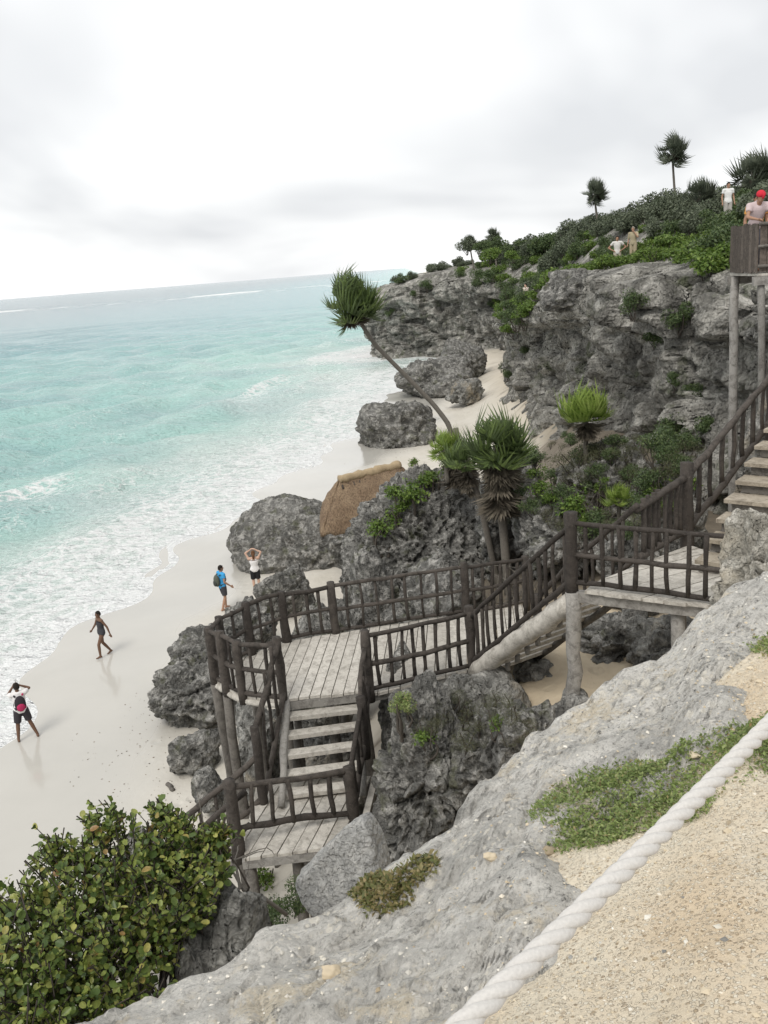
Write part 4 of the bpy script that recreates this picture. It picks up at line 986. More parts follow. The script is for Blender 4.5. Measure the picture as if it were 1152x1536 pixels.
# ================================================================== ROPE
pR, pL = AD(1152, 1089, 1.95), AD(703, 1536, 1.10)
rd = (pR - pL) / np.linalg.norm(pR - pL)
ends = (pL - rd * 1.25, pR + rd * 1.55)
rope = empty('rope_barrier', (float(ends[1][0]), float(ends[1][1]), float(ledge_base(*[np.array([v]) for v in ends[1][:2]])[2][0])), 'thick white twisted rope strung beside the path', 'rope')
Lr = np.linalg.norm(ends[1] - ends[0]); nn_ = 520
for st_ in range(3):
    b = MB(); pts = []
    for i in range(nn_):
        t_ = i / (nn_ - 1); c = ends[0] + (ends[1] - ends[0]) * t_ + np.array([0, 0, -0.05 * math.sin(math.pi * t_) + 0.05 * math.sin(math.pi * 0.55)])
        a = -2 * math.pi * Lr * t_ / 0.155 + st_ * 2 * math.pi / 3; s1 = np.cross(rd, [0, 0, 1]); s1 /= np.linalg.norm(s1); s2 = np.cross(s1, rd)
        pts.append(Vector(c + (s1 * math.cos(a) + s2 * math.sin(a)) * 0.0088 - np.array(rope.location)))
    b.tube(pts, 0.0116, 9); obj('strand', b.mesh('strand', M['rope']), rope)
for e in ends:
    g = float(ledge_base(np.array([e[0]]), np.array([e[1]]))[2][0])
    log('rope_post', rope, (e[0], e[1], g - 0.3), (e[0], e[1], e[2] + 0.12), 0.05, mat='greywood', n=9, seg=4)

# ================================================================== PEBBLES AND GROUND COVER
OCT = (np.array([(1, 0, 0), (-1, 0, 0), (0, 1, 0), (0, -1, 0), (0, 0, 1), (0, 0, -1)], float), np.array([(0, 2, 4), (2, 1, 4), (1, 3, 4), (3, 0, 4), (2, 0, 5), (1, 2, 5), (3, 1, 5), (0, 3, 5)]))
def scatter(name, pts, sizes, mat, base=OCT, flat=0.7):
    V0, F0 = base; n = len(pts); k = len(V0)
    a = RNG.uniform(0, 6.28, n); ca, sa = np.cos(a), np.sin(a)
    s3 = sizes[:, None] * RNG.uniform(0.6, 1.3, (n, 3)) * np.array([1, 1, flat])
    L = V0[None] * s3[:, None, :] * RNG.uniform(0.75, 1.2, (n, k, 1))
    W = np.stack([L[..., 0] * ca[:, None] - L[..., 1] * sa[:, None], L[..., 0] * sa[:, None] + L[..., 1] * ca[:, None], L[..., 2]], -1) + pts[:, None, :]
    return mesh(name, W.reshape(-1, 3), (F0[None] + (np.arange(n) * k)[:, None, None]).reshape(-1, 3), mat, smooth=False)
from mathutils.bvhtree import BVHTree
def bvh_of(*objs):
    V = []; Fs = []
    for o in objs:
        me = o.data; n = len(me.vertices); co = np.empty(n * 3, np.float32); me.vertices.foreach_get('co', co); co = co.reshape(-1, 3) + np.array(o.location)
        k = me.polygons[0].loop_total; li = np.empty(len(me.loops), np.int32); me.loops.foreach_get('vertex_index', li)
        Fs += (li.reshape(-1, k) + len(V)).tolist(); V += co.tolist()
    return BVHTree.FromPolygons(V, Fs)
FORE = bvh_of(ledge, path); BEACH = bvh_of(beach)
def drop(bv, x, y, z0=30.0):
    h = bv.ray_cast(Vector((x, y, z0)), Vector((0, 0, -1)))
    return (h[0].z, h[1]) if h[0] is not None else (None, None)
def onfore(px, py):
    h = FORE.ray_cast(Vector((0, 0, CAMZ)), Vector(ray(px, py)).normalized()); return np.array(h[0]) if h[0] is not None else onledge(px, py)
pts = []; sz = []
while len(pts) < 9000:
    x = random.uniform(-0.5, 2.8); y = 0.75 * math.exp(random.random() * 2.1)
    if poly_sd(np.array([x]), np.array([y]), pp)[0] < random.choice((0.0, -0.02, -0.08, -0.2, -0.45)): continue
    zz_, _ = drop(FORE, x, y)
    if zz_ is None: continue
    s_ = 0.0022 + 0.0035 * random.random() ** 2.5 + (0.008 * random.random() if random.random() < 0.025 else 0)
    s_ *= (0.6 + 0.3 * y); pts.append((x, y, zz_ + s_ * 0.2)); sz.append(s_)
tag(obj('gravel', scatter('gravel', np.array(pts), np.array(sz), M['pebble'])), 'cream gravel chips strewn over the path', 'gravel', kind='stuff')
pts = []; sz = []
while len(pts) < 1500:
    a = random.uniform(-38, 38); rr_ = random.uniform(0.35, 0.99); re_ = float(np.interp(a, eth, er)); x, y = re_ * rr_ * math.sin(math.radians(a)), re_ * rr_ * math.cos(math.radians(a))
    if perlin(np.array([[x * 1.2, y * 1.2, 3.3]]), 5)[0] < random.uniform(-0.25, 0.3): continue
    zz_, _ = drop(FORE, x, y)
    if zz_ is None: continue
    s_ = 0.003 + 0.009 * random.random() ** 3; s_ *= 0.5 + 0.25 * y; pts.append((x, y, zz_ + s_ * 0.1)); sz.append(s_)
tag(obj('rock_chips', scatter('rock_chips', np.array(pts), np.array(sz), M['chip'], flat=0.5)), 'grey and cream rock chips strewn over the ledge', 'rock chips', kind='stuff')
for px, py, r_, lab in ((822, 1280, 0.022, 'white stone at the tip of the green ground cover'), (735, 1288, 0.022, 'pale flat stone lying on the ledge'), (1040, 1135, 0.02, 'pale stone half hidden in the green ground cover'), (500, 1462, 0.03, 'pale chip wedged in a crack of the ledge')):
    q = onfore(px, py); zz_, _ = drop(FORE, q[0], q[1])
    rock(lab, (q[0], q[1], (zz_ or q[2]) + 0.008), (r_, r_ * 0.9, r_ * 0.6), seed=int(px), sub=4, mat='pebble', amp=0.0, name='stone', cat='stone')

def leafset(C, N, Upv, L, Wd, cup=0.15, shape='oval'):
    """C centres, N leaf normals, Upv leaf directions (n,3); returns V,F"""
    n = len(C); N = N / np.linalg.norm(N, axis=1)[:, None]
    D_ = Upv - N * np.sum(Upv * N, 1)[:, None]; D_ /= (np.linalg.norm(D_, axis=1)[:, None] + 1e-9); S = np.cross(D_, N)
    if shape == 'round':
        t_ = np.array([(0, 0), (0.3, 0.42), (0.65, 0.5), (0.92, 0.3), (1.0, 0), (0.92, -0.3), (0.65, -0.5), (0.3, -0.42), (0.55, 0)])
        hz = np.array([0, 1, 1, .8, .1, .8, 1, 1, 0.0]); Fc = np.array([(8, i, (i + 1) % 8) for i in range(8)])
    elif shape == 'oval':
        t_ = np.array([(0, 0), (0.5, 0.5), (1, 0), (0.5, -0.5), (0.5, 0)]); hz = np.array([0, 1, 0.0, 1, 0]); Fc = np.array([(0, 4, 1), (4, 2, 1), (0, 3, 4), (4, 3, 2)])
    else:
        t_ = np.array([(0, 0.5), (1, 0.0), (0, -0.5)]); hz = np.array([0, -1.5, 0]); Fc = np.array([(0, 2, 1)])
    k = len(t_)
    V = C[:, None, :] + D_[:, None, :] * (t_[None, :, 0:1] * L[:, None, None]) + S[:, None, :] * (t_[None, :, 1:2] * Wd[:, None, None]) + N[:, None, :] * (hz[None, :, None] * cup * Wd[:, None, None])
    return V, Fc
def leafmesh(name, V, Fc, mat):
    n, k = V.shape[:2]; return mesh(name, V.reshape(-1, 3), (Fc[None] + (np.arange(n) * k)[:, None, None]).reshape(-1, Fc.shape[1]), mat, smooth=True)

def cover(label, poly_px, n, hgt, size, mat, stems=60):
    P = np.array([onfore(*p)[:2] for p in poly_px]); C = []; lo, hi = P.min(0), P.max(0)
    cl = [(random.uniform(lo[0], hi[0]), random.uniform(lo[1], hi[1]), random.uniform(0.05, 0.16)) for _ in range(900)]
    cl = [c for c in cl if poly_sd(np.array([c[0]]), np.array([c[1]]), P)[0] > -0.02][:stems * 3]
    while len(C) < n:
        cx, cy, cr = random.choice(cl); x, y = random.gauss(cx, cr * 0.55), random.gauss(cy, cr * 0.55)
        sd_ = poly_sd(np.array([x]), np.array([y]), P)[0]
        if sd_ < -0.03: continue
        zz_, _ = drop(FORE, x, y)
        if zz_ is None: continue
        C.append((x, y, zz_ + abs(random.gauss(0, 1)) * hgt * min(1, 0.35 + max(sd_, 0) * 5)))
    C = np.array(C); N = RNG.normal(size=(n, 3)) * 0.6 + [0, 0, 1]; U_ = RNG.normal(size=(n, 3)) + [0, 0, 0.8]; L = RNG.uniform(0.6, 1.2, n) * size
    V, Fc = leafset(C, N, U_, L, L * 0.5, 0.2)
    return tag(obj('ground_cover', leafmesh('ground_cover', V, Fc, M[mat])), label, 'ground cover', kind='stuff')
cover('low green mat of small leaves between the ledge and the path', [(x_, y_ + 6) for x_, y_ in [(797, 1215), (850, 1170), (930, 1148), (1000, 1140), (1080, 1098), (1152, 1072), (1230, 1050), (1240, 1120), (1152, 1150), (1080, 1175), (1045, 1220), (960, 1240), (900, 1262), (830, 1270), (850, 1235), (900, 1215), (850, 1220), (800, 1228)]], 13000, 0.033, 0.0185, 'cover', 45)
cover('dry yellow-green tuft in a crack of the ledge', [(530, 1340), (560, 1318), (600, 1315), (640, 1290), (650, 1300), (615, 1345), (560, 1362)], 1500, 0.028, 0.03, 'coverdry')
cover('small green tuft at the right end of the pale slab', [(1125, 965), (1152, 955), (1230, 945), (1230, 985), (1150, 985)], 900, 0.02, 0.026, 'cover')

# ================================================================== LEAFY BUSH (large round leaves)
def branch(b, p0, p1, r0, r1, n=5, seg=5, bend=0.15):
    p0, p1 = Vector(p0), Vector(p1); L = (p1 - p0).length; pts = []
    o = Vector((random.gauss(0, 1), random.gauss(0, 1), random.gauss(0, 0.5))) * bend * L
    for i in range(seg + 1):
        t_ = i / seg; pts.append(p0.lerp(p1, t_) + o * math.sin(math.pi * t_) + Vector((random.gauss(0, 1), random.gauss(0, 1), random.gauss(0, 1))) * 0.02 * L * (0 < i < seg))
    b.tube(pts, [r0 + (r1 - r0) * i / seg for i in range(seg + 1)], n, False)
    return pts
lobes_px = [(40, 1400, 75, 6.6), (110, 1338, 66, 6.8), (190, 1296, 60, 7.0), (258, 1285, 50, 7.2), (306, 1285, 34, 7.2), (240, 1225, 14, 7.3), (60, 1450, 90, 6.2), (160, 1400, 95, 6.5), (250, 1345, 75, 6.8), (295, 1320, 45, 7.0),
            (110, 1500, 80, 6.0), (30, 1530, 80, 5.8), (190, 1470, 60, 6.2), (230, 1400, 60, 6.6), (-60, 1450, 100, 6.5), (-80, 1560, 110, 6.0), (60, 1590, 80, 5.8), (262, 1246, 18, 7.2), (328, 1252, 13, 7.2), (160, 1240, 30, 7.1), (90, 1285, 26, 7.0)]
lobes = []
for px, py, rp, y in lobes_px:
    c = AD(px, py, y); lobes.append((np.array(c), rp * math.hypot(y, CAMZ - c[2]) / F))
bb = np.array([-2.3, 6.6, gz(-2.3, 6.6)])
bush = empty('sea_grape_bush', bb, 'large bush with round yellow-green leaves on the slope below the ledge', 'bush')
b = MB(); trunk_top = Vector((-2.3, 6.5, 5.6)) - bush.location
for k in range(4): branch(b, (random.uniform(-.3, .3), random.uniform(-.3, .3), -0.2), trunk_top + Vector((random.uniform(-.5, .5), random.uniform(-.3, .3), 0)), 0.07, 0.045, 7)
for c, r in lobes:
    for k in range(3): branch(b, trunk_top, Vector(c + RNG.normal(size=3) * r * 0.3 - np.array([0, 0, 0.1])) - bush.location, 0.02, 0.006)
obj('stems', b.mesh('stems', M['twigdark']), bush)
Cs, Ns, Us = [], [], []; tw = MB()
for c, r in lobes:
    ncl = int(34 + 700 * r * r)
    for _ in range(ncl):
        dr = RNG.normal(size=3); dr /= np.linalg.norm(dr); dr[2] = dr[2] * 0.85 + 0.15
        q = c + dr * r * (0.45 + 0.6 * random.random() ** 0.6)
        ax = dr * 0.6 + np.array([0, -0.1, 0.8]) + RNG.normal(size=3) * 0.35; ax /= np.linalg.norm(ax)
        if random.random() < 0.5: tw.tube([Vector(q - ax * 0.18) - bush.location, Vector(q + ax * 0.1) - bush.location], 0.006, 4, False)
        m = random.randint(4, 7)
        for k in range(m):
            side = np.cross(ax, RNG.normal(size=3)); side /= np.linalg.norm(side)
            Cs.append(q + ax * (k / m - 0.5) * 0.14 + side * 0.01); Us.append(side + ax * 0.9); Ns.append(ax + RNG.normal(size=3) * 0.55 - side * 0.5)
for _ in range(46):                                   # sprigs standing clear of the mass
    c, r = lobes[random.randrange(len(lobes))]; dr = RNG.normal(size=3) * [0.7, 0.5, 0.3] + [0, -0.1, 1]; dr /= np.linalg.norm(dr); p0 = c + dr * r * 0.6; p1 = c + dr * (r * 1.05 + random.uniform(0.05, 0.22)) + RNG.normal(size=3) * 0.04
    tw.tube([Vector(p0) - bush.location, Vector((p0 + p1) / 2 + RNG.normal(size=3) * 0.02) - bush.location, Vector(p1) - bush.location], [0.008, 0.006, 0.004], 4, False)
    for k in range(random.randint(0, 8)):
        side = np.cross(dr, RNG.normal(size=3)); side /= np.linalg.norm(side); Cs.append(p1 - dr * k * 0.025); Us.append(side + dr); Ns.append(dr - side * 0.6 + RNG.normal(size=3) * 0.3)
Cs, Ns, Us = np.array(Cs), np.array(Ns), np.array(Us); n = len(Cs)
L = 0.028 + 0.06 * RNG.random(n) ** 1.7
V, Fc = leafset(Cs - bb, Ns, Us, L, L * RNG.uniform(0.55, 0.9, n), 0.2, 'round')
score = np.linalg.norm(Cs - np.array([0, 0, CAMZ]), axis=1) - 0.9 * (Cs[:, 2] - 7) + RNG.uniform(0, 0.5, n)
vis = np.array([1 if (c[0] / c[1] > -0.47) else 0 for c in Cs])
# (nearest leaves become parts of their own)
idx = np.argsort(score + (1 - vis) * 100)[:300]
mask = np.ones(n, bool); mask[idx] = False
tag(obj('foliage', leafmesh('foliage', V[mask], Fc, M['grape']), bush), kind='stuff')
obj('twigs', tw.mesh('twigs', M['twigdark']), bush)
for i in idx:
    me = mesh('leaf', V[i] - (Cs[i] - bb), Fc, M['grape']); obj('leaf', me, bush, Cs[i] - bb)

# ================================================================== SHRUBS
def crown_mesh(name, R, n, size, mat, seed, blobs=9, shape='oval', flat=0.75, asp=0.5):
    rg = np.random.default_rng(seed); R = np.array(R, float)
    bc = rg.normal(size=(blobs, 3)); bc /= np.linalg.norm(bc, axis=1)[:, None]; bc *= rg.uniform(0.25, 0.75, (blobs, 1)); br = rg.uniform(0.28, 0.5, blobs)
    k = rg.integers(0, blobs, n); d_ = rg.normal(size=(n, 3)); d_ /= np.linalg.norm(d_, axis=1)[:, None]
    p = bc[k] + d_ * (br[k] * rg.uniform(0.5, 1.08, n) ** 0.7)[:, None]
    p[:, 2] = p[:, 2] * flat; p = p * R + np.array([0, 0, R[2] * 0.75])
    N = d_ * 0.8 + rg.normal(size=(n, 3)) * 0.6 + [0, 0, 0.5]; U_ = d_ + rg.normal(size=(n, 3)) * 0.8
    L = rg.uniform(0.6, 1.3, n) * size
    V, Fc = leafset(p, N, U_, L, L * asp, 0.15, shape); V = V.copy(); V[:, :, 2] = np.maximum(V[:, :, 2], 0.02)
    return leafmesh(name, V, Fc, M[mat])
def stems_mesh(R, k=5, r=0.03, mat='twigdark'):
    b = MB()
    for _ in range(k): branch(b, (random.uniform(-.1, .1), random.uniform(-.1, .1), -0.25), (random.uniform(-.6, .6) * R[0], random.uniform(-.6, .6) * R[1], R[2] * random.uniform(0.7, 1.2)), r, r * 0.4, 5)
    return b.mesh('stem', M[mat])
KINDS = {}
def kind(key, R, n, size, mat, label, cat='shrub', name='shrub', group=None, **kw):
    KINDS[key] = [(crown_mesh('foliage', R, n, size, mat, hash((key, s)) % 1000 if False else sum(map(ord, key)) + s * 17, **kw), stems_mesh(R, 5, 0.02 + 0.012 * R[2])) for s in range(3)] + [label, cat, name, group]
kind('dark', (1.6, 1.5, 1.4), 2600, 0.2, 'shrubA', 'dark green wind-pruned shrub on the cliff top', group='dark shrubs along the cliff top')
kind('mid', (1.4, 1.4, 1.1), 2400, 0.17, 'shrubB', 'mid green leafy shrub on the cliff top', group='mid green shrubs along the cliff top')
kind('edge', (0.9, 0.8, 0.55), 1500, 0.13, 'shrubC', 'low light scrub at the cliff lip', group='light scrub at the cliff lip')
kind('hang', (0.9, 0.7, 0.9), 1500, 0.11, 'shrubB', 'green shrub clinging to the cliff face', group='shrubs clinging to the cliff face')
kind('slope', (0.75, 0.7, 0.6), 1600, 0.075, 'shrubB', 'leafy green shrub on the slope', group='shrubs on the slope behind the stairs')
kind('dry', (0.7, 0.6, 0.5), 1300, 0.05, 'dryleaf', 'dry olive scrub on the slope', group='dry scrub behind the stairs', asp=0.3)
kind('tuft', (0.26, 0.26, 0.22), 420, 0.05, 'shrubC', 'small bright green plant', 'plant', 'rock_plant', 'small plants on the rocks')
kind('grey', (0.5, 0.45, 0.35), 1700, 0.04, 'dryleaf', 'grey-green heath-like tuft on the dark rock behind the ledge', 'plant', 'heath_tuft', 'grey tufts behind the ledge', asp=0.18)
kind('moss', (0.22, 0.22, 0.28), 1500, 0.03, 'cover', 'dense bright green cushion plant hanging under the platform edge', 'plant', 'cushion_plant', None, asp=0.4)
_ks = {k: 0 for k in KINDS}
MARKS = [((23, 62), 'by the tallest windblown palm'), ((15.5, 66), 'by the thin windblown palm'), ((19.5, 48), 'by the bushy palm'), ((9.5, 98), 'by the tiny palms at the seaward end'), ((12.6, 47), 'by the standing pair'), ((18, 52), 'by the short palm'),
         ((9.2, 21), 'by the lookout'), ((12.5, 34), 'by the lone white-shirted person'), ((9.6, 60), 'by the lone pale figure'), ((9.5, 41), 'by the perched angular block'), ((0, 128), 'on the far headland'), ((10, 120), 'in the far cove'), ((8.5, 68), 'at the cliff corner'), ((14, 78), 'behind the cliff corner')]
MARKS2 = [((5.5, 24), 'under the lime green palm'), ((2.7, 20.5), 'beside the shaggy palms'), ((5.6, 19), 'behind the upper landing'), ((6.2, 17), 'beside the climbing top handrail'), ((8, 23), 'at the cliff foot'), ((4, 27), 'between the leaning palm and the cliff'), ((3.6, 18), 'above the log flight'), ((0.8, 26.5), 'on the big pitted boulder'), ((0.5, 12), 'on the dark rock beside the ledge')]
def near_mark(p, L): return min(L, key=lambda m: math.hypot(p[0] - m[0][0], p[1] - m[0][1]))[1]
def shrub(key, p, s=1.0, sz=1.0, label=None, group=None):
    K = KINDS[key]; v = K[_ks[key] % 3]; _ks[key] += 1
    if label is None and key in ('dark', 'mid', 'edge', 'hang', 'slope', 'dry', 'tuft'):
        label = K[3] + ' ' + near_mark(p, MARKS if key in ('dark', 'mid', 'edge', 'hang') else MARKS2); group = label
    r = empty(K[5], p, label or K[3], K[4], group if label else K[6], rot=(0, 0, random.uniform(0, 6.28)))
    r.scale = (s, s, s * sz)
    obj('foliage', v[0], r); obj('stem', v[1], r); return r
CB = bvh_of(cliff)
def on_top(px, py_guess, y):
    x = AD(px, py_guess, y)[0]; z, nv = drop(CB, x, y, 40.0); return (x, y, z if z is not None else AD(px, py_guess, y)[2])
rs = random.Random(11)
# back row to front row on the cliff top, by direction and distance
for px, y, kd, s in [(700, 100, 'dark', .9), (722, 92, 'mid', .8), (735, 96, 'dark', .9), (750, 84, 'mid', .9), (765, 78, 'dark', .9), (790, 74, 'dark', .8), (815, 68, 'mid', .8), (830, 72, 'dark', .9), (850, 70, 'dark', .9),
                     (868, 64, 'mid', .7), (880, 74, 'dark', 1.0), (905, 68, 'dark', .9), (920, 62, 'dark', .7), (938, 58, 'dark', .7), (955, 66, 'dark', .9), (970, 56, 'dark', .7), (985, 62, 'dark', .8), (1000, 54, 'dark', .75), (1012, 60, 'dark', .9), (1025, 52, 'dark', .75),
                     (1040, 56, 'dark', .9), (1055, 50, 'dark', .75), (1068, 55, 'dark', .95), (1083, 48, 'dark', .85), (1095, 53, 'dark', 1.0), (1108, 45, 'mid', .85), (1122, 50, 'dark', 1.0), (1138, 46, 'mid', .9), (1152, 50, 'dark', 1.05), (1172, 46, 'dark', 1.0), (1195, 50, 'dark', 1.1), (985, 49, 'dark', .6), (1015, 46, 'mid', .6), (1042, 44, 'dark', .7), (1064, 41, 'mid', .65), (1088, 39, 'mid', .65), (1140, 36, 'dark', .8), (1165, 33, 'dark', .8)]:
    shrub(kd, on_top(px, 380, y), s * rs.uniform(0.9, 1.1))
GREEN = np.array([(688, 408), (740, 372), (790, 348), (860, 332), (905, 352), (1000, 340), (1110, 335), (1110, 372), (1000, 372), (985, 388), (870, 393), (815, 425), (800, 470), (775, 505), (755, 470), (745, 440), (720, 425)], float)
got = []
for _ in range(2200):
    px, py = rs.uniform(688, 1110), rs.uniform(330, 505)
    if poly_sd(np.array([px]), np.array([py]), GREEN)[0] < 0: continue
    v_ = Vector(ray(px, py)).normalized(); h = CB.ray_cast(Vector((0, 0, CAMZ)), v_)
    if h[0] is None or h[0].y > 140: continue
    if any(math.hypot(px - a, py - b_) < 11 for a, b_ in got): continue
    if math.hypot(px - 926, py - 355) < 22 or math.hypot(px - 950, py - 355) < 20: continue
    got.append((px, py)); sc = min(1.6, h[0].y / 55)
    shrub(rs.choice(('edge', 'hang', 'hang', 'edge')) if px < 960 else 'edge', (h[0].x, h[0].y, h[0].z - 0.3 * sc), rs.uniform(0.7, 1.1) * sc)
SKY = np.array([(590, 432), (615, 414), (640, 420), (660, 412), (690, 396), (720, 374), (750, 364), (780, 347), (820, 337), (860, 327), (900, 314), (950, 306), (1000, 297), (1060, 280), (1110, 265), (1152, 252), (1210, 240)], float)
for row, (dpx, kk) in enumerate(((0, 1.0), (6, 0.72))):
    for px in np.arange(596 + dpx, 1200, 13 if row == 0 else 15):
        if row == 1 and 905 < px < 970: continue
        hit = None
        for py in np.arange(300, 470, 3.0):
            h = CB.ray_cast(Vector((0, 0, CAMZ)), Vector(ray(px, py)).normalized())
            if h[0] is not None and h[0].y < 145: hit = (py, h[0]); break
        if hit is None: continue
        want = (hit[0] - np.interp(px, SKY[:, 0], SKY[:, 1])) * hit[1].y / F * kk * rs.uniform(0.75, 1.12)
        if want < 0.6: want = 0.6 if px > 690 else 1.0
        if px < 760 and rs.random() < 0.35: continue
        kd = 'dark' if px > 830 or rs.random() < 0.5 else 'mid'; hgt0 = 2.0 if kd == 'dark' else 1.6
        v_ = Vector((hit[1].x, hit[1].y, 0)).normalized() * (0.8 - row * 1.4)
        sc = min(want / hgt0, 1.5) * (1 if px > 760 else rs.uniform(0.7, 1.9)); shrub(kd, (hit[1].x + v_.x, hit[1].y + v_.y, hit[1].z - 0.25), sc)
for px, y, sc in ((1078, 31.5, .75), (1092, 31, .8), (1104, 31.8, .8), (1085, 35.5, .7), (1100, 36.5, .8)): shrub('mid', on_top(px, 350, y), sc)
for px, y in [(770, 62), (785, 58), (800, 54), (815, 50), (835, 48), (850, 46), (868, 45), (890, 46), (905, 45), (925, 46.5), (940, 46), (960, 44), (975, 42), (990, 39), (1005, 40), (1020, 36), (1035, 37), (1045, 34), (1060, 34), (1075, 31), (1085, 33), (1100, 29.5), (1108, 31), (1065, 29), (735, 70), (752, 67), (1130, 28), (1150, 27)]:
    shrub('edge', on_top(px, 390, y), rs.uniform(0.75, 1.2))
shr_face = [(775, 425, 57), (785, 450, 56), (770, 470, 57), (790, 405, 58), (760, 490, 60), (805, 420, 54), (760, 445, 61), (790, 525, 55), (1010, 560, 34), (1035, 650, 27), (1010, 640, 27), (985, 505, 33), (1020, 470, 33), (950, 450, 40), (1040, 580, 28), (715, 425, 110), (640, 430, 126), (620, 440, 126), (585, 470, 127), (690, 415, 120), (1060, 640, 25), (740, 455, 68), (760, 560, 62)]
for px, py, y in shr_face:
    o_ = Vector((0, 0, CAMZ)); v_ = Vector(ray(px, py)).normalized(); h = CB.ray_cast(o_, v_)
    if h[0] is not None and 20 < h[0].y < 140:
        q = h[0] - v_ * 0.15; shrub('hang', (q.x, q.y, q.z - 0.5), rs.uniform(0.5, 0.85) * (1.5 if h[0].y > 90 else 1.0))

ALLG = bvh_of(beach, *ROCKS[:38])
def ground_at(px, py):
    v_ = Vector(ray(px, py)).normalized(); h = ALLG.ray_cast(Vector((0, 0, CAMZ)), v_); return h[0]
for px, py, y, k_, s in [(820, 690, 25, 'slope', .9), (850, 720, 24, 'dry', 1), (790, 690, 25, 'dry', 1.0), (830, 650, 29, 'slope', .8), (800, 730, 22, 'slope', .6), (880, 700, 24, 'dry', 1.1), (905, 690, 24, 'dry', .9), (920, 740, 21, 'slope', .7), (960, 745, 19.5, 'slope', .8), (1000, 740, 18.5, 'slope', .8), (985, 770, 18, 'slope', .7), (1020, 720, 18.5, 'slope', .6),
                          (1035, 650, 22, 'slope', .8), (1060, 630, 23, 'slope', .7), (1000, 640, 25, 'dry', 1.0), (960, 670, 24, 'dry', .8), (1010, 800, 16.5, 'slope', .45), (960, 800, 17, 'slope', .5), (860, 760, 21, 'dry', .7), (790, 660, 27, 'slope', .7), (770, 640, 29, 'dry', .8), (920, 660, 27, 'dry', 1.0), (1045, 770, 16.8, 'slope', .4), (900, 790, 18.5, 'dry', .6), (740, 790, 21.5, 'dry', .6)]:
    x = AD(px, py, y)[0]; z = drop(ALLG, x, y)[0] or gz(x, y); shrub(k_, (x, y, z - 0.05), s)
SL = np.array([(740, 700), (765, 640), (830, 645), (930, 660), (1000, 670), (1060, 640), (1075, 660), (1045, 700), (1025, 760), (940, 810), (870, 810), (800, 780), (770, 720)], float); got = []
for _ in range(900):
    px, py = rs.uniform(740, 1075), rs.uniform(640, 812)
    if poly_sd(np.array([px]), np.array([py]), SL)[0] < 0 or any(math.hypot(px - a, py - b_) < 15 for a, b_ in got): continue
    h = ground_at(px, py)
    if h is None or h.y > 46 or h.y < 15.5: continue
    got.append((px, py)); k_ = rs.choice(('dry', 'dry', 'slope', 'slope', 'dry', 'tuft')); shrub(k_, (h.x, h.y, h.z - 0.08), rs.uniform(0.4, 0.75) * (2.0 if k_ == 'tuft' else 1.0))
for px, py, s in [(600, 745, 1.2), (620, 760, 1.6), (640, 735, 1.3), (575, 805, 1.4), (590, 790, 1.3), (620, 700, 1.3), (655, 720, 1.0), (600, 770, 1.0), (945, 430, 1), (1110, 620, 1), (860, 765, 1.2), (640, 1115, .9), (745, 1090, .7), (400, 1330, 1.0)]:
    h = ground_at(px, py)
    if h is not None: shrub('tuft', (h.x, h.y, h.z - 0.05), s * (1 if h.y < 15 else 1.5))
for px, py, s in [(690, 1075, 1.0), (720, 1095, 1.0), (660, 1085, .9), (760, 1080, .9), (700, 1120, .9), (640, 1100, .8), (780, 1110, .9), (745, 1060, .8), (680, 1050, .7)]:
    h = ground_at(px, py)
    if h is not None: shrub('grey', (h.x, h.y, h.z - 0.05), s * 0.75)
h = ground_at(603, 1062)
if h is not None: shrub('moss', (h.x, h.y - 0.15, h.z - 0.12), 1.1)
for px, py, y, s in ((405, 1365, 9.6, 0.9), (385, 1395, 8.6, 0.9), (440, 1330, 10.0, 0.8)):
    q = AD(px, py, y); shrub('slope', (q[0], q[1], q[2] - 0.35), s * 0.5, 1.2, 'thin green shrub under the lowest landing', 'thin shrubs under the lowest landing')
# bare twigs
b = MB(); q0 = AD(310, 1460, 6.6)
tq = empty('bare_branch', q0, 'bare grey branch reaching from the leafy bush to the wedge of rock', 'branch')
pts = [AD(310, 1460, 6.7), AD(325, 1400, 7.2), AD(360, 1330, 7.6), AD(352, 1290, 7.8)]; pts2 = [AD(345, 1300, 7.8), AD(365, 1335, 7.6), AD(400, 1350, 7.7), AD(430, 1372, 7.8)]
b.tube([Vector(p) - Vector(q0) for p in pts], [0.03, 0.026, 0.02, 0.012], 6); b.tube([Vector(p) - Vector(q0) for p in pts2], [0.01, 0.018, 0.02, 0.022], 6)
for _ in range(14):
    a = pts[random.randint(1, 3)]; branch(b, Vector(a) - Vector(q0), Vector(a) - Vector(q0) + Vector((random.gauss(0, .25), random.gauss(0, .2), random.gauss(0.05, .25))), 0.008, 0.003, 4)
obj('twig', b.mesh('twig', M['twig']), tq)
def tangle(label, px, py, y, n, R):
    c = AD(px, py, y); z = drop(ALLG, c[0], c[1])[0] or gz(c[0], c[1]); r = empty('bare_shrub', (c[0], c[1], z), label, 'shrub'); b = MB()
    for _ in range(n):
        a = Vector((random.gauss(0, .25) * R, random.gauss(0, .2) * R, 0)); e = a + Vector((random.gauss(0, .6) * R, random.gauss(0, .4) * R, random.uniform(.3, 1.2) * R)); ps = branch(b, a, e, 0.016, 0.006, 4, 5, 0.25)
        for _ in range(2): branch(b, ps[3], ps[3] + Vector((random.gauss(0, .3) * R, random.gauss(0, .3) * R, random.gauss(.1, .25) * R)), 0.007, 0.003, 3, 3)
    obj('twig', b.mesh('twig', M['twig']), r)
tangle('leafless grey shrub right of the shaggy palm', 845, 740, 21.5, 26, 1.1)
tangle('leafless grey shrub under the lime green palm', 900, 720, 22.5, 22, 1.0)
tangle('leafless pale twigs behind the climbing handrail', 770, 830, 18.6, 24, 0.8)
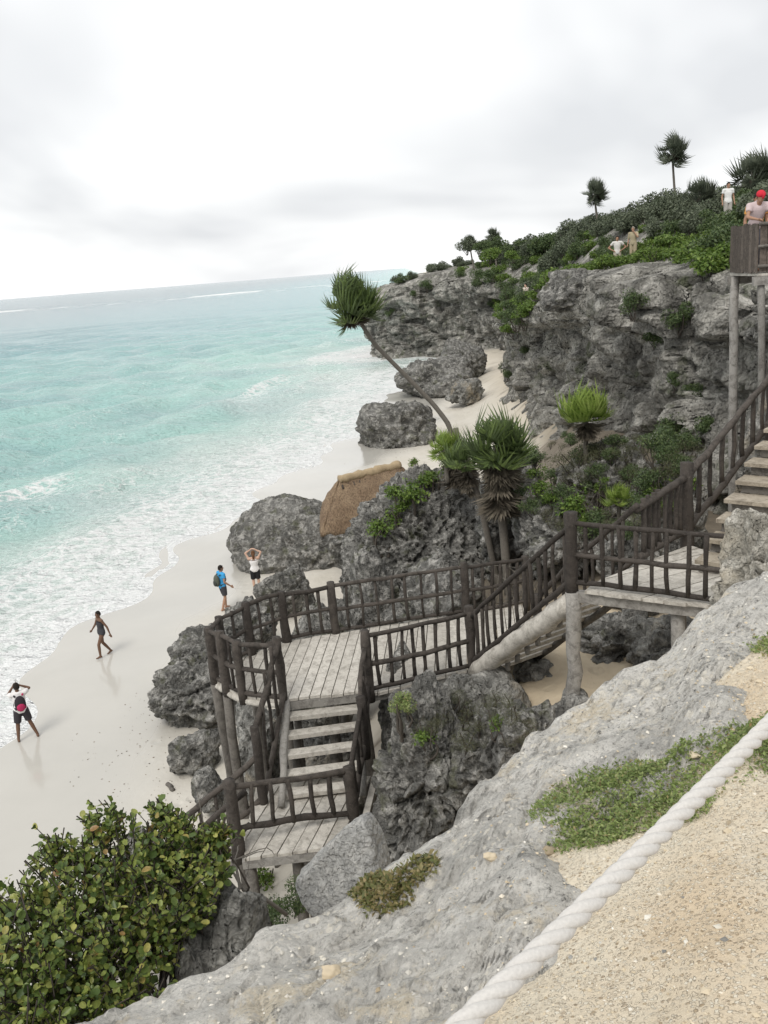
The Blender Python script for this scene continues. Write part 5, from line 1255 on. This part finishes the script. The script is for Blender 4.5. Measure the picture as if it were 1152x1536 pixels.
tangle('leafless grey shrub at the cliff foot beside the top handrail', 1010, 690, 22.0, 20, 0.9)

# ================================================================== PALMS
def frond_mesh(name, R, mat, seg=20, droop=0.35, spread=2.5, pet=0.5, fold=0.12):
    V = []; Fs = []; b = MB()
    b.tube([(0, 0, 0), (pet * R * 0.5, 0, 0.02 * R), (pet * R, 0, 0)], [0.012 * R + 0.003, 0.008 * R + 0.003, 0.006 * R + 0.002], 4, False)
    c = Vector((pet * R, 0, 0))
    for i in range(seg):
        a = (i / (seg - 1) - 0.5) * 2 * spread + random.uniform(-0.04, 0.04); L = 0.62 * R * (0.78 + 0.22 * math.cos(a * 0.6)) * random.uniform(0.88, 1.08)
        d = Vector((math.cos(a), math.sin(a), 0)); s = Vector((-d.y, d.x, 0)); w = 0.043 * R
        dz = fold * R * (1 if i % 2 else 0.6) * 0.15
        m1 = c + d * L * 0.5 + Vector((0, 0, dz - droop * L * 0.12)); tip = c + d * L * 0.96 + Vector((0, 0, -droop * L * random.uniform(0.6, 1.3)))
        bse = c + d * 0.04 * R
        b.add([bse, m1 + s * w, tip, m1 - s * w, m1 + Vector((0, 0, 0.02 * R))], [(0, 4, 1), (4, 2, 1), (0, 3, 4), (4, 3, 2)])
    return b.mesh(name, M[mat], True)
FR = {m: [frond_mesh('frond', 1.0, m, droop=dr) for dr in (0.25, 0.6, 1.1)] for m in ('palm', 'palmlime', 'palmfar')}
FR['palmdead'] = [frond_mesh('dead_frond', 1.0, 'palmdead', seg=18, droop=dr, spread=sp_, pet=0.22) for dr, sp_ in ((0.3, 0.7), (0.8, 0.9), (0.5, 0.5))]
def palm(label, trunk, R, n, mat, nd=12, wind=(0.5, 0.1, -0.2), tr=(0.09, 0.06), group=None, emin=-0.7, spear=True, dead_top=0.0, deadlen=0.8):
    root = empty('fan_palm', trunk[0], label, 'palm', group); L0 = Vector(trunk[0]); b = MB()
    P = [Vector(p) - L0 for p in trunk]; pts = []
    for i in range(len(P) - 1):
        for k in range(6): pts.append(P[i].lerp(P[i + 1], k / 6))
    pts.append(P[-1])
    for _ in range(2): pts = [pts[0]] + [(pts[i - 1] + pts[i] * 2 + pts[i + 1]) / 4 for i in range(1, len(pts) - 1)] + [pts[-1]]
    rad = [tr[0] + (tr[1] - tr[0]) * i / (len(pts) - 1) for i in range(len(pts))]; rad = [r * (1 + 0.06 * (i % 2)) for i, r in enumerate(rad)]
    b.tube(pts, rad, 9); obj('trunk', b.mesh('trunk', M['bark']), root)
    c = P[-1]; w = Vector(wind)
    for i in range(n + nd):
        dead = i >= n; az = i * 2.39996 + random.uniform(-0.2, 0.2)
        if not dead: t_ = (i + 0.5) / n; el = 1.45 + (emin - 1.45) * t_ + random.uniform(-0.12, 0.12); me = random.choice(FR[mat]); sc = R * (0.75 + 0.3 * t_ ** 0.5) * random.uniform(0.72, 1.15)
        else: el = random.uniform(-1.5, -1.05); me = random.choice(FR['palmdead']); sc = R * deadlen * random.uniform(0.8, 1.15)
        d = Vector((math.cos(az) * math.cos(el), math.sin(az) * math.cos(el), math.sin(el))) + w * (0.25 if dead else 1)
        d.normalize(); side = d.cross(Vector((0, 0, 1)));
        if side.length < 0.1: side = Vector((1, 0, 0))
        side.normalize(); nrm_ = side.cross(d).normalized()
        roll = random.uniform(-0.5, 0.5); s2 = side * math.cos(roll) + nrm_ * math.sin(roll); n2 = d.cross(s2) * -1
        Mx = Matrix((( d.x, s2.x, -n2.x), (d.y, s2.y, -n2.y), (d.z, s2.z, -n2.z))).transposed().transposed()
        q = Mx.to_quaternion() if Mx.determinant() > 0 else Matrix(((d.x, -s2.x, -n2.x), (d.y, -s2.y, -n2.y), (d.z, -s2.z, -n2.z))).to_quaternion()
        o = bpy.data.objects.new('dead_frond' if dead else 'frond', me); o.rotation_mode = 'QUATERNION'; o.rotation_quaternion = q
        o.location = c + Vector((0, 0, random.uniform(-0.12, 0.05) * R - (random.random() * dead_top if dead else 0))); o.scale = (sc, sc, sc); link(o, root)
    return root
lp0 = AD(684, 695, 25); palm('slender fan palm leaning far out over the beach', [lp0 - [0, 0, 0.6], AD(676, 640, 25), AD(650, 606, 25), AD(600, 555, 24.8), AD(560, 515, 24.6), AD(525, 458, 24.4)], 0.88, 56, 'palm', 14, (0.5, 0.0, 0.15), (0.075, 0.05), emin=-0.9)
nb_ = AD(762, 850, 20); palm('shaggy fan palm with a skirt of dead fronds behind the deck railing', [(nb_[0], nb_[1], gz(nb_[0], nb_[1]) - 0.3), AD(752, 760, 20), AD(745, 668, 20)], 0.84, 40, 'palm', 64, (0.35, -0.1, -0.05), (0.1, 0.09), dead_top=1.2, emin=-0.8, deadlen=1.05)
q = AD(715, 690, 21); palm('second shaggy fan palm leaning beside the tallest dead skirt', [(q[0] + 0.5, q[1], gz(q[0], q[1]) - 0.3), AD(722, 760, 21), AD(700, 690, 21)], 0.6, 16, 'palm', 24, (-0.1, -0.2, 0), (0.08, 0.07), dead_top=0.6)
q = AD(668, 672, 24.4); palm('small fan palm at the foot of the leaning palm', [(q[0], q[1], q[2] - 1.0), (q[0], q[1], q[2])], 0.55, 18, 'palmlime', 8, (0, -0.3, 0), (0.07, 0.06))
q = AD(682, 628, 24.8); r_ = palm('dead fan palm stub shrouded in grey-brown fronds beside the leaning trunk', [(q[0] + 0.15, q[1] - 0.1, q[2] - 1.6), (q[0], q[1] - 0.1, q[2] - 0.25)], 0.75, 0, 'palm', 70, (0.1, 0, 0), (0.09, 0.08), dead_top=1.2, deadlen=1.1)
q = AD(876, 628, 24); palm('lime green fan palm standing out against the cliff', [(q[0], q[1], gz(q[0], q[1]) - 0.4), (q[0] + 0.05, q[1], q[2])], 0.86, 36, 'palmlime', 16, (0.1, -0.15, 0.35), (0.08, 0.06), emin=-0.35)
q = AD(928, 748, 19); palm('young lime fan palm low on the slope behind the upper landing', [(q[0], q[1], min(q[2] - 0.4, gz(q[0], q[1]))), (q[0], q[1], q[2])], 0.38, 18, 'palmlime', 2, (0, 0, 0.2), (0.05, 0.04))
for px, py, y, R, tp, lab in ((1008, 226, 62, 1.15, 290, 'tallest windblown palm on the cliff top'), (891, 288, 66, 1.0, 345, 'thin windblown palm on the cliff top behind the standing pair'), (1128, 258, 48, 1.3, 330, 'bushy palm on the cliff top behind the lookout'), (704, 364, 100, 0.85, 400, 'tiny palm at the seaward end of the cliff top'), (738, 353, 96, 0.85, 395, 'tiny palm second from the seaward end of the cliff top'), (1050, 292, 52, 1.0, 340, 'short palm amid dark shrubs on the cliff top')):
    c = AD(px, py, y); bz = on_top(px + 8, tp, y); palm(lab, [(c[0] + 0.35, c[1], min(bz[2], c[2] - 1.5) - 0.3), (c[0] + 0.15, c[1], (bz[2] + c[2]) / 2), (c[0], c[1], c[2])], R, 34, 'palmfar', 9, (0.55, 0, -0.1), (0.09, 0.06), emin=-1.1)
pts = []; sz = []
for cx, cy, rx_, ry_, n_ in ((-6.6, 21.5, 1.3, 1.2, 90), (-6.9, 17.5, 1.0, 2.0, 110), (-5.6, 19.5, 0.8, 1.5, 60), (-5.2, 27.5, 0.6, 2.0, 30), (2.4, 63, 1.5, 4, 90), (-7.2, 24.3, 0.5, 1.2, 40), (0.5, 50, 1.5, 5, 50)):
    for _ in range(n_):
        x, y = random.gauss(cx, rx_), random.gauss(cy, ry_); z = drop(BEACH, x, y)[0]
        if z is not None: pts.append((x, y, z + 0.004)); sz.append(random.uniform(0.008, 0.03) * (1 if y < 40 else 1.8))
tag(obj('seaweed', scatter('seaweed', np.array(pts), np.array(sz), M['weed'], flat=0.3)), 'dry brown weed and bits scattered on the sand', 'seaweed', kind='stuff')
# driftwood on the sand
q = AZ(247, 1150, 0.75); g = gz(q[0], q[1]); dw = logm((0, 0, 0.06), (0.22, -0.32, 0.07), 0.06, 0.05, n=8, seg=4); tag(obj('driftwood', dw.mesh('driftwood', M['leg']), None, (q[0], q[1], g + 0.02)), 'short dark log lying on the sand by the small jagged rock', 'driftwood')

# ================================================================== PEOPLE
SKIN = {'tan': flat_mat('skin_tan', (0.36, 0.21, 0.14), 0.55, 0.08, 40, 0.001), 'dark': flat_mat('skin_brown', (0.15, 0.085, 0.055), 0.55, 0.08, 40, 0.001), 'fair': flat_mat('skin_fair', (0.55, 0.36, 0.27), 0.55, 0.08, 40, 0.001)}
_cm = {}
def cloth(c):
    if c not in _cm: _cm[c] = flat_mat('cloth', c, 0.9, 0.18, 14, 0.012)
    return _cm[c]
def remesh(o, vox, it=2):
    m = o.modifiers.new('skin', 'REMESH'); m.mode = 'VOXEL'; m.voxel_size = vox; m.use_smooth_shade = True
    s_ = o.modifiers.new('smooth', 'SMOOTH'); s_.factor = 0.5; s_.iterations = it
def person(label, foot, heading, H=1.7, pose=None, shirt=None, shorts=None, sleeve=0.5, leg=0.35, skin='tan', hair=(0.02, 0.016, 0.013), vox=0.0105, long_hair=False, hat=None, seat=False, fem=False, trousers=False, tank=False):
    """pose: joint positions for a 1.7 m figure, x right, y ahead, z up; foot: where the figure stands"""
    J = dict(pel=(0, 0, .93), ch=(0, 0, 1.28), nk=(0, 0, 1.44), hd=(0, .02, 1.585), hL=(-.09, 0, .9), hR=(.09, 0, .9), kL=(-.10, .03, .49), kR=(.10, .03, .49), aL=(-.10, -.02, .07), aR=(.10, -.02, .07),
             sL=(-.185, 0, 1.39), sR=(.185, 0, 1.39), eL=(-.25, -.03, 1.12), eR=(.25, -.03, 1.12), wL=(-.26, .06, .88), wR=(.26, .06, .88), look=(0, 1, 0), toe=(0, 1, 0))
    J.update(pose or {}); J = {k: Vector(v) for k, v in J.items()}; kf_ = H / 1.7
    root = empty('person', foot, label, 'person', rot=(0, 0, heading)); root.scale = (kf_,) * 3
    b = MB(); sp_ = (J['ch'] - J['pel']); hipw = 1.08 if fem else 1.0; wst = 0.85 if fem else 0.95
    def torso(b, grow=0.0, top=1.0, bottom=-0.12):
        secs = [(-0.25, .13 * hipw, .095), (-0.1, .165 * hipw, .115), (0.12, .16 * hipw, .11), (0.45, .135 * wst, .095), (0.8, .155, .105), (1.05, .165, .105), (1.25, .15, .085), (1.4, .09, .065)]
        V = []; n = 14; rows = 0
        for t_, rx, ry in secs:
            if t_ < bottom - 0.2 or t_ > top: continue
            c = J['pel'] + sp_ * t_; V += [c + Vector(((rx + grow) * math.cos(2 * math.pi * k / n), (ry + grow) * math.sin(2 * math.pi * k / n), 0)) for k in range(n)]; rows += 1
        Fs = [(i * n + k, i * n + (k + 1) % n, (i + 1) * n + (k + 1) % n, (i + 1) * n + k) for i in range(rows - 1) for k in range(n)] + [tuple(range(n - 1, -1, -1)), tuple((rows - 1) * n + k for k in range(n))]
        b.add(V, Fs)
    def limb(b, a, c, r0, r1, mid=None, g=0.0):
        a, c = J[a] if isinstance(a, str) else a, J[c] if isinstance(c, str) else c
        rm = mid or (r0 + r1) / 2; b.tube([a, a.lerp(c, .3), a.lerp(c, .65), c], [r0 + g, rm * 1.02 + g, (rm + r1) / 2 + g, r1 + g], 10)
        b.ell(a, (r0 + g,) * 3, 8, 6); b.ell(c, (r1 + g,) * 3, 8, 6)
    torso(b)
    b.tube([J['ch'] + Vector((0, 0, .08)), J['nk'] + Vector((0, .005, .02)), J['hd'] + Vector((0, 0, -.05))], [.075, .055, .052], 10)
    lk = J['look'].normalized(); sx = lk.cross(Vector((0, 0, 1))).normalized(); uz = sx.cross(lk); HM = Matrix((sx, lk, uz)).transposed(); hd = J['hd']
    b.ell(hd + uz * .015, (.076, .092, .108), 14, 10, HM); b.ell(hd + lk * .03 - uz * .055, (.055, .062, .062), 10, 8, HM)
    b.tube([hd + lk * .088 + uz * .02, hd + lk * .112 - uz * .02], [.009, .016], 6); b.ell(hd + lk * .082 - uz * .058, (.024, .012, .010), 8, 5, HM)
    for s_ in (-1, 1): b.ell(hd + sx * .078 * s_ - lk * .005, (.012, .022, .032), 8, 6, HM)
    for S, sg in (('L', -1), ('R', 1)):
        b.ell(J['s' + S], (.062,) * 3, 10, 8); b.tube([J['ch'] + Vector((0, 0, .1)), J['s' + S]], [.08, .06], 8)
        limb(b, 's' + S, 'e' + S, .05, .038); limb(b, 'e' + S, 'w' + S, .038, .026, .038)
        d = (J['w' + S] - J['e' + S]).normalized(); sd_ = d.cross(Vector((0, 1, .2))).normalized(); fwd = sd_.cross(d).normalized(); w_ = J['w' + S]
        curl = fwd * 0.35
        b.tube([w_, w_ + d * .05, w_ + d * .09], [.026, .034, .036], 8, sx=1.0)
        for k, (o_, ln) in enumerate(((-.03, .065), (-.01, .08), (.011, .075), (.03, .06))):
            p0 = w_ + d * .085 + fwd * o_ * 1.0; p1 = p0 + (d + sd_ * .25 * sg).normalized() * ln * .5; b.tube([p0 - d * .02, p0, p1, p1 + (d + sd_ * .7 * sg).normalized() * ln * .5], [.0105, .0105, .0098, .0085], 6)
        tb = w_ + d * .03 + fwd * .028; b.tube([tb, tb + (fwd + d * .7).normalized() * .035, tb + (fwd * .6 + d).normalized() * .065], [.013, .012, .0095], 6)
        limb(b, 'h' + S, 'k' + S, .088 * hipw, .055, .078); limb(b, 'k' + S, 'a' + S, .055, .038, .056)
        t_ = J.get('toe' + S, J['toe']).normalized(); a_ = J['a' + S]
        b.tube([a_ - t_ * .06 - Vector((0, 0, .035)), a_ + t_ * .04 - Vector((0, 0, .025)), a_ + t_ * .12 - Vector((0, 0, .043)), a_ + t_ * .17 - Vector((0, 0, .048))], [.034, .04, .03, .02], 8)
    bo = obj('body', b.mesh('body', SKIN[skin]), root); remesh(bo, vox)
    e = MB()
    for s_ in (-1, 1): e.ell(hd + sx * .031 * s_ + lk * .083 + uz * .022, (.011, .008, .007), 8, 6, HM)
    obj('eyes', e.mesh('eyes', cloth((0.02, 0.015, 0.012))), bo)
    hb = MB(); V0 = []; n = 16; rows = 9
    for i in range(rows):
        th_ = math.pi * 0.62 * i / (rows - 1)
        for k in range(n):
            ph = 2 * math.pi * k / n; q = Vector((.084 * math.sin(th_) * math.cos(ph), .099 * math.sin(th_) * math.sin(ph) - .008, .114 * math.cos(th_)))
            if q.y > .03: q.z = max(q.z, .055 + (q.y - .03) * 0.2)
            if q.y < -.03 and q.z < 0: q.z -= .02
            V0.append(hd + uz * .02 + HM @ q)
    hb.add(V0, [(i * n + k, (i + 1) * n + k, (i + 1) * n + (k + 1) % n, i * n + (k + 1) % n) for i in range(rows - 1) for k in range(n)] + [tuple((rows - 1) * n + k for k in range(n))])
    if long_hair:
        hb.tube([hd - lk * .07 + uz * .03, hd - lk * .10 - uz * .06, J['nk'] - lk * .10 - uz * .06], [.05, .062, .03], 9)
    obj('hair', hb.mesh('hair', cloth(hair)), root)
    if hat:
        h_ = MB(); h_.ell(hd + uz * .055, (.093, .106, .085), 14, 8, HM); h_.tube([hd + lk * .06 + uz * .055, hd + lk * .13 + uz * .05, hd + lk * .175 + uz * .04], [.07, .07, .04], 10, True, 0, 0.25)
        ho = obj('cap', h_.mesh('cap', cloth(hat)), root)
    if shirt:
        c_ = MB(); torso(c_, .017, 1.3 if not tank else 1.1, -0.1)
        if not tank:
            c_.tube([J['ch'] + Vector((0, 0, .14)), J['nk'] + Vector((0, 0, -.03))], [.10, .07], 10)
        for S in 'LR':
            if tank: c_.tube([J['ch'] + Vector(((-.08 if S == 'L' else .08), .05, .05)), J['ch'] + Vector(((-.1 if S == 'L' else .1), 0, .145)), J['ch'] + Vector(((-.08 if S == 'L' else .08), -.06, .05))], [.04, .035, .04], 7)
            else:
                c_.ell(J['s' + S], (.078,) * 3, 10, 7); c_.tube([J['ch'] + Vector((0, 0, .1)), J['s' + S]], [.1, .075], 8)
                if sleeve: c_.tube([J['s' + S], J['s' + S].lerp(J['e' + S], sleeve)], [.074, .066], 9)
                if sleeve > 1: limb(c_, 'e' + S, 'w' + S, .05, .04, .05)
        so = obj('shirt', c_.mesh('shirt', cloth(shirt)), root); remesh(so, max(vox, .016), 2)
    if shorts:
        c_ = MB(); n = 14
        secs = [(-0.12, .172 * hipw, .125), (0.1, .172 * hipw, .122), (0.3, .155 * wst, .112)]; V = []
        for t_, rx, ry in secs: V += [J['pel'] + sp_ * t_ + Vector((rx * math.cos(2 * math.pi * k / n), ry * math.sin(2 * math.pi * k / n), 0)) for k in range(n)]
        c_.add(V, [(i * n + k, i * n + (k + 1) % n, (i + 1) * n + (k + 1) % n, (i + 1) * n + k) for i in range(2) for k in range(n)] + [tuple(range(n - 1, -1, -1)), tuple(2 * n + k for k in range(n))])
        for S in 'LR':
            a_ = J['h' + S] + Vector((0, 0, .02))
            if trousers: c_.tube([a_, J['k' + S], J['k' + S].lerp(J['a' + S], .9)], [.105, .082, .07], 10); c_.ell(J['k' + S], (.08,) * 3, 8, 6)
            else: c_.tube([a_, a_.lerp(J['k' + S], leg * .5), a_.lerp(J['k' + S], leg)], [.11, .108, .1], 10)
        so = obj('trousers' if trousers else 'shorts', c_.mesh('shorts', cloth(shorts)), root); remesh(so, max(vox, .016), 2)
    return root, J
def to_world(root, v): return Matrix.LocRotScale(root.location, root.rotation_euler, root.scale) @ Vector(v)
def backpack(label, root, J, main, trim):
    c = J['ch'] + Vector((0, -.20, -.10)); w = to_world(root, c + Vector((0, 0, -.24)))
    r = empty('backpack', w, label, 'backpack', rot=root.rotation_euler); r.scale = root.scale
    b = MB(); b.ell((0, 0, .23), (.15, .10, .23), 14, 10); o = obj('bag', b.mesh('bag', cloth(main)), r)
    b = MB(); b.ell((0, -.075, .15), (.11, .055, .12), 12, 8); obj('pocket', b.mesh('pocket', cloth(trim)), o)
    for s_ in (-1, 1):
        b = MB(); b.tube([(.10 * s_, .06, .43), (.115 * s_, .16, .46), (.12 * s_, .30, .36), (.13 * s_, .31, .22), (.14 * s_, .2, .08), (.12 * s_, .06, .05)], .02, 6, True, 0, 1.3); obj('strap', b.mesh('strap', cloth(trim if s_ > 0 else main)), r)
    return r
def camera_prop(label, p, rot, s=1.0):
    r = empty('handheld_camera', p, label, 'camera', rot=rot); m = MB(); m.prism([(-.055 * s, -.02, .035 * s), (.055 * s, -.02, .035 * s), (.055 * s, .02, .035 * s), (-.055 * s, .02, .035 * s)], .07 * s); cb = obj('camera_body', m.mesh('camera_body', cloth((0.02, 0.02, 0.022)), False), r)
    m = MB(); m.tube([(0, .02, 0), (0, .05, 0)], .025 * s, 10); obj('lens', m.mesh('lens', cloth((0.015, 0.015, 0.016))), cb)

def stand(px, py): 
    h = BEACH.ray_cast(Vector((0, 0, CAMZ)), Vector(ray(px, py)).normalized()); return h[0]
# man filming the sea, back to us
f = stand(40, 1109)
r, J = person('person in white shirt and dark shorts raising a camera, wearing a red backpack', f, 0.5, 1.72, dict(kL=(-.14, .05, .49), aL=(-.20, .0, .07), kR=(.17, .03, .50), aR=(.30, -.03, .08), hd=(0.0, .03, 1.58), eR=(.33, .18, 1.40), wR=(.10, .20, 1.54), eL=(-.22, .26, 1.33), wL=(-.07, .24, 1.53)),
              shirt=(0.75, 0.73, 0.72), shorts=(0.045, 0.04, 0.045), leg=.85, skin='dark')
backpack('red and black backpack worn by the person raising a camera', r, J, (0.035, 0.03, 0.035), (0.42, 0.03, 0.10))
camera_prop('small camera held up to the face on the wet sand', to_world(r, (0.01, .26, 1.57)), (0, 0, 0.5))
# walker in dark swimwear
f = stand(158, 984)
r, J = person('person in dark swimwear walking along the wet sand', f, math.pi * 0.72, 1.62, dict(kL=(-.09, .20, .52), aL=(-.08, .20, .09), kR=(.09, -.02, .49), aR=(.10, -.27, .10), eR=(.30, .06, 1.14), wR=(.40, .16, .95), eL=(-.28, -.12, 1.14), wL=(-.34, -.16, .90), toeR=(0, 1, -.35)),
              shirt=(0.05, 0.05, 0.055), shorts=(0.05, 0.05, 0.055), leg=.18, skin='dark', fem=True, tank=True)
# blue shirt
f = stand(338, 914)
r, J = person('person in a bright blue shirt and dark shorts with a backpack, walking by the rocks', f, -0.9, 1.72, dict(kL=(-.10, .10, .50), aL=(-.10, .10, .08), kR=(.10, .0, .49), aR=(.10, -.16, .08), wR=(.24, .20, .92), look=(0.2, 1, 0)), shirt=(0.05, 0.32, 0.62), shorts=(0.05, 0.05, 0.055), leg=.8, skin='tan')
backpack('grey-green backpack on the person in the bright blue shirt', r, J, (0.09, 0.10, 0.08), (0.05, 0.055, 0.05))
# white top, hands on head
f = stand(386, 887)
r, J = person('person in a white top and black shorts, hands to the head before the dark boulder', f, 0.15, 1.66, dict(eL=(-.30, .05, 1.62), wL=(-.10, .10, 1.72), eR=(.31, .05, 1.60), wR=(.12, .09, 1.70)), shirt=(0.74, 0.72, 0.71), shorts=(0.02, 0.02, 0.022), leg=.9, skin='fair', hair=(0.12, 0.06, 0.03), fem=True, tank=True, long_hair=True)
# pair on the cliff top
def topfoot(px, y): return on_top(px, 378, y)
q = topfoot(926, 47.5)
r, J = person('person in white top and khaki trousers with hands on hips on the cliff top', (q[0], q[1], q[2]), math.pi * 0.93, 1.75, dict(eL=(-.42, -.06, 1.16), wL=(-.20, .06, 1.02), eR=(.42, -.06, 1.16), wR=(.20, .06, 1.02)), shirt=(0.62, 0.6, 0.57), shorts=(0.42, 0.38, 0.30), trousers=True, skin='tan', vox=.018)
q = topfoot(950, 47.2)
person('person in khaki clothes standing on the cliff top beside the one in white', (q[0], q[1], q[2]), math.pi * 0.8, 1.75, dict(eL=(-.28, .14, 1.2), wL=(-.12, .14, 1.42)), shirt=(0.36, 0.31, 0.21), shorts=(0.38, 0.32, 0.22), trousers=True, skin='tan', sleeve=0.9, vox=.018, hair=(0.3, 0.27, 0.22))
q = topfoot(787, 60.0)
person('lone figure in pale clothes on the cliff edge above the hanging shrubs', (q[0], q[1], q[2] + 0.1), math.pi * 0.7, 1.65, None, shirt=(0.6, 0.5, 0.45), shorts=(0.5, 0.42, 0.36), trousers=True, skin='fair', vox=.018)
q = on_top(1091, 340, 41)
person('person in a white shirt among the shrubs behind the lookout', (q[0], q[1], q[2] + 0.1), math.pi, 1.7, None, shirt=(0.72, 0.72, 0.7), shorts=(0.4, 0.38, 0.35), trousers=True, skin='tan', vox=.018)
# on the lookout
lean = dict(ch=(0, .12, 1.26), nk=(0, .2, 1.40), hd=(0, .26, 1.53), sL=(-.185, .16, 1.36), sR=(.185, .16, 1.36), eL=(-.26, .26, 1.14), wL=(-.12, .44, 1.08), eR=(.26, .26, 1.14), wR=(.12, .44, 1.08), look=(0, 1, -.3))
r, J = person('person in a red cap leaning on the lookout wall', (LX + 0.18, LY + 0.72, LZ_ + 0.01), math.pi, 1.72, lean, shirt=(0.55, 0.45, 0.45), shorts=(0.1, 0.1, 0.12), trousers=True, skin='tan', hat=(0.55, 0.03, 0.05), vox=.018)
r, J = person('person in pink and white leaning on the lookout beside the red cap', (LX + 0.66, LY + 0.74, LZ_ + 0.01), math.pi * 1.05, 1.66, lean, shirt=(0.68, 0.55, 0.56), shorts=(0.2, 0.15, 0.14), trousers=True, skin='dark', vox=.018)
r, J = person('dark-haired person in an orange top on the lookout behind the red cap', (LX + 0.42, LY + 1.2, LZ_ + 0.01), math.pi, 1.66, None, shirt=(0.6, 0.3, 0.08), shorts=(0.1, 0.1, 0.1), trousers=True, skin='tan', vox=.018)
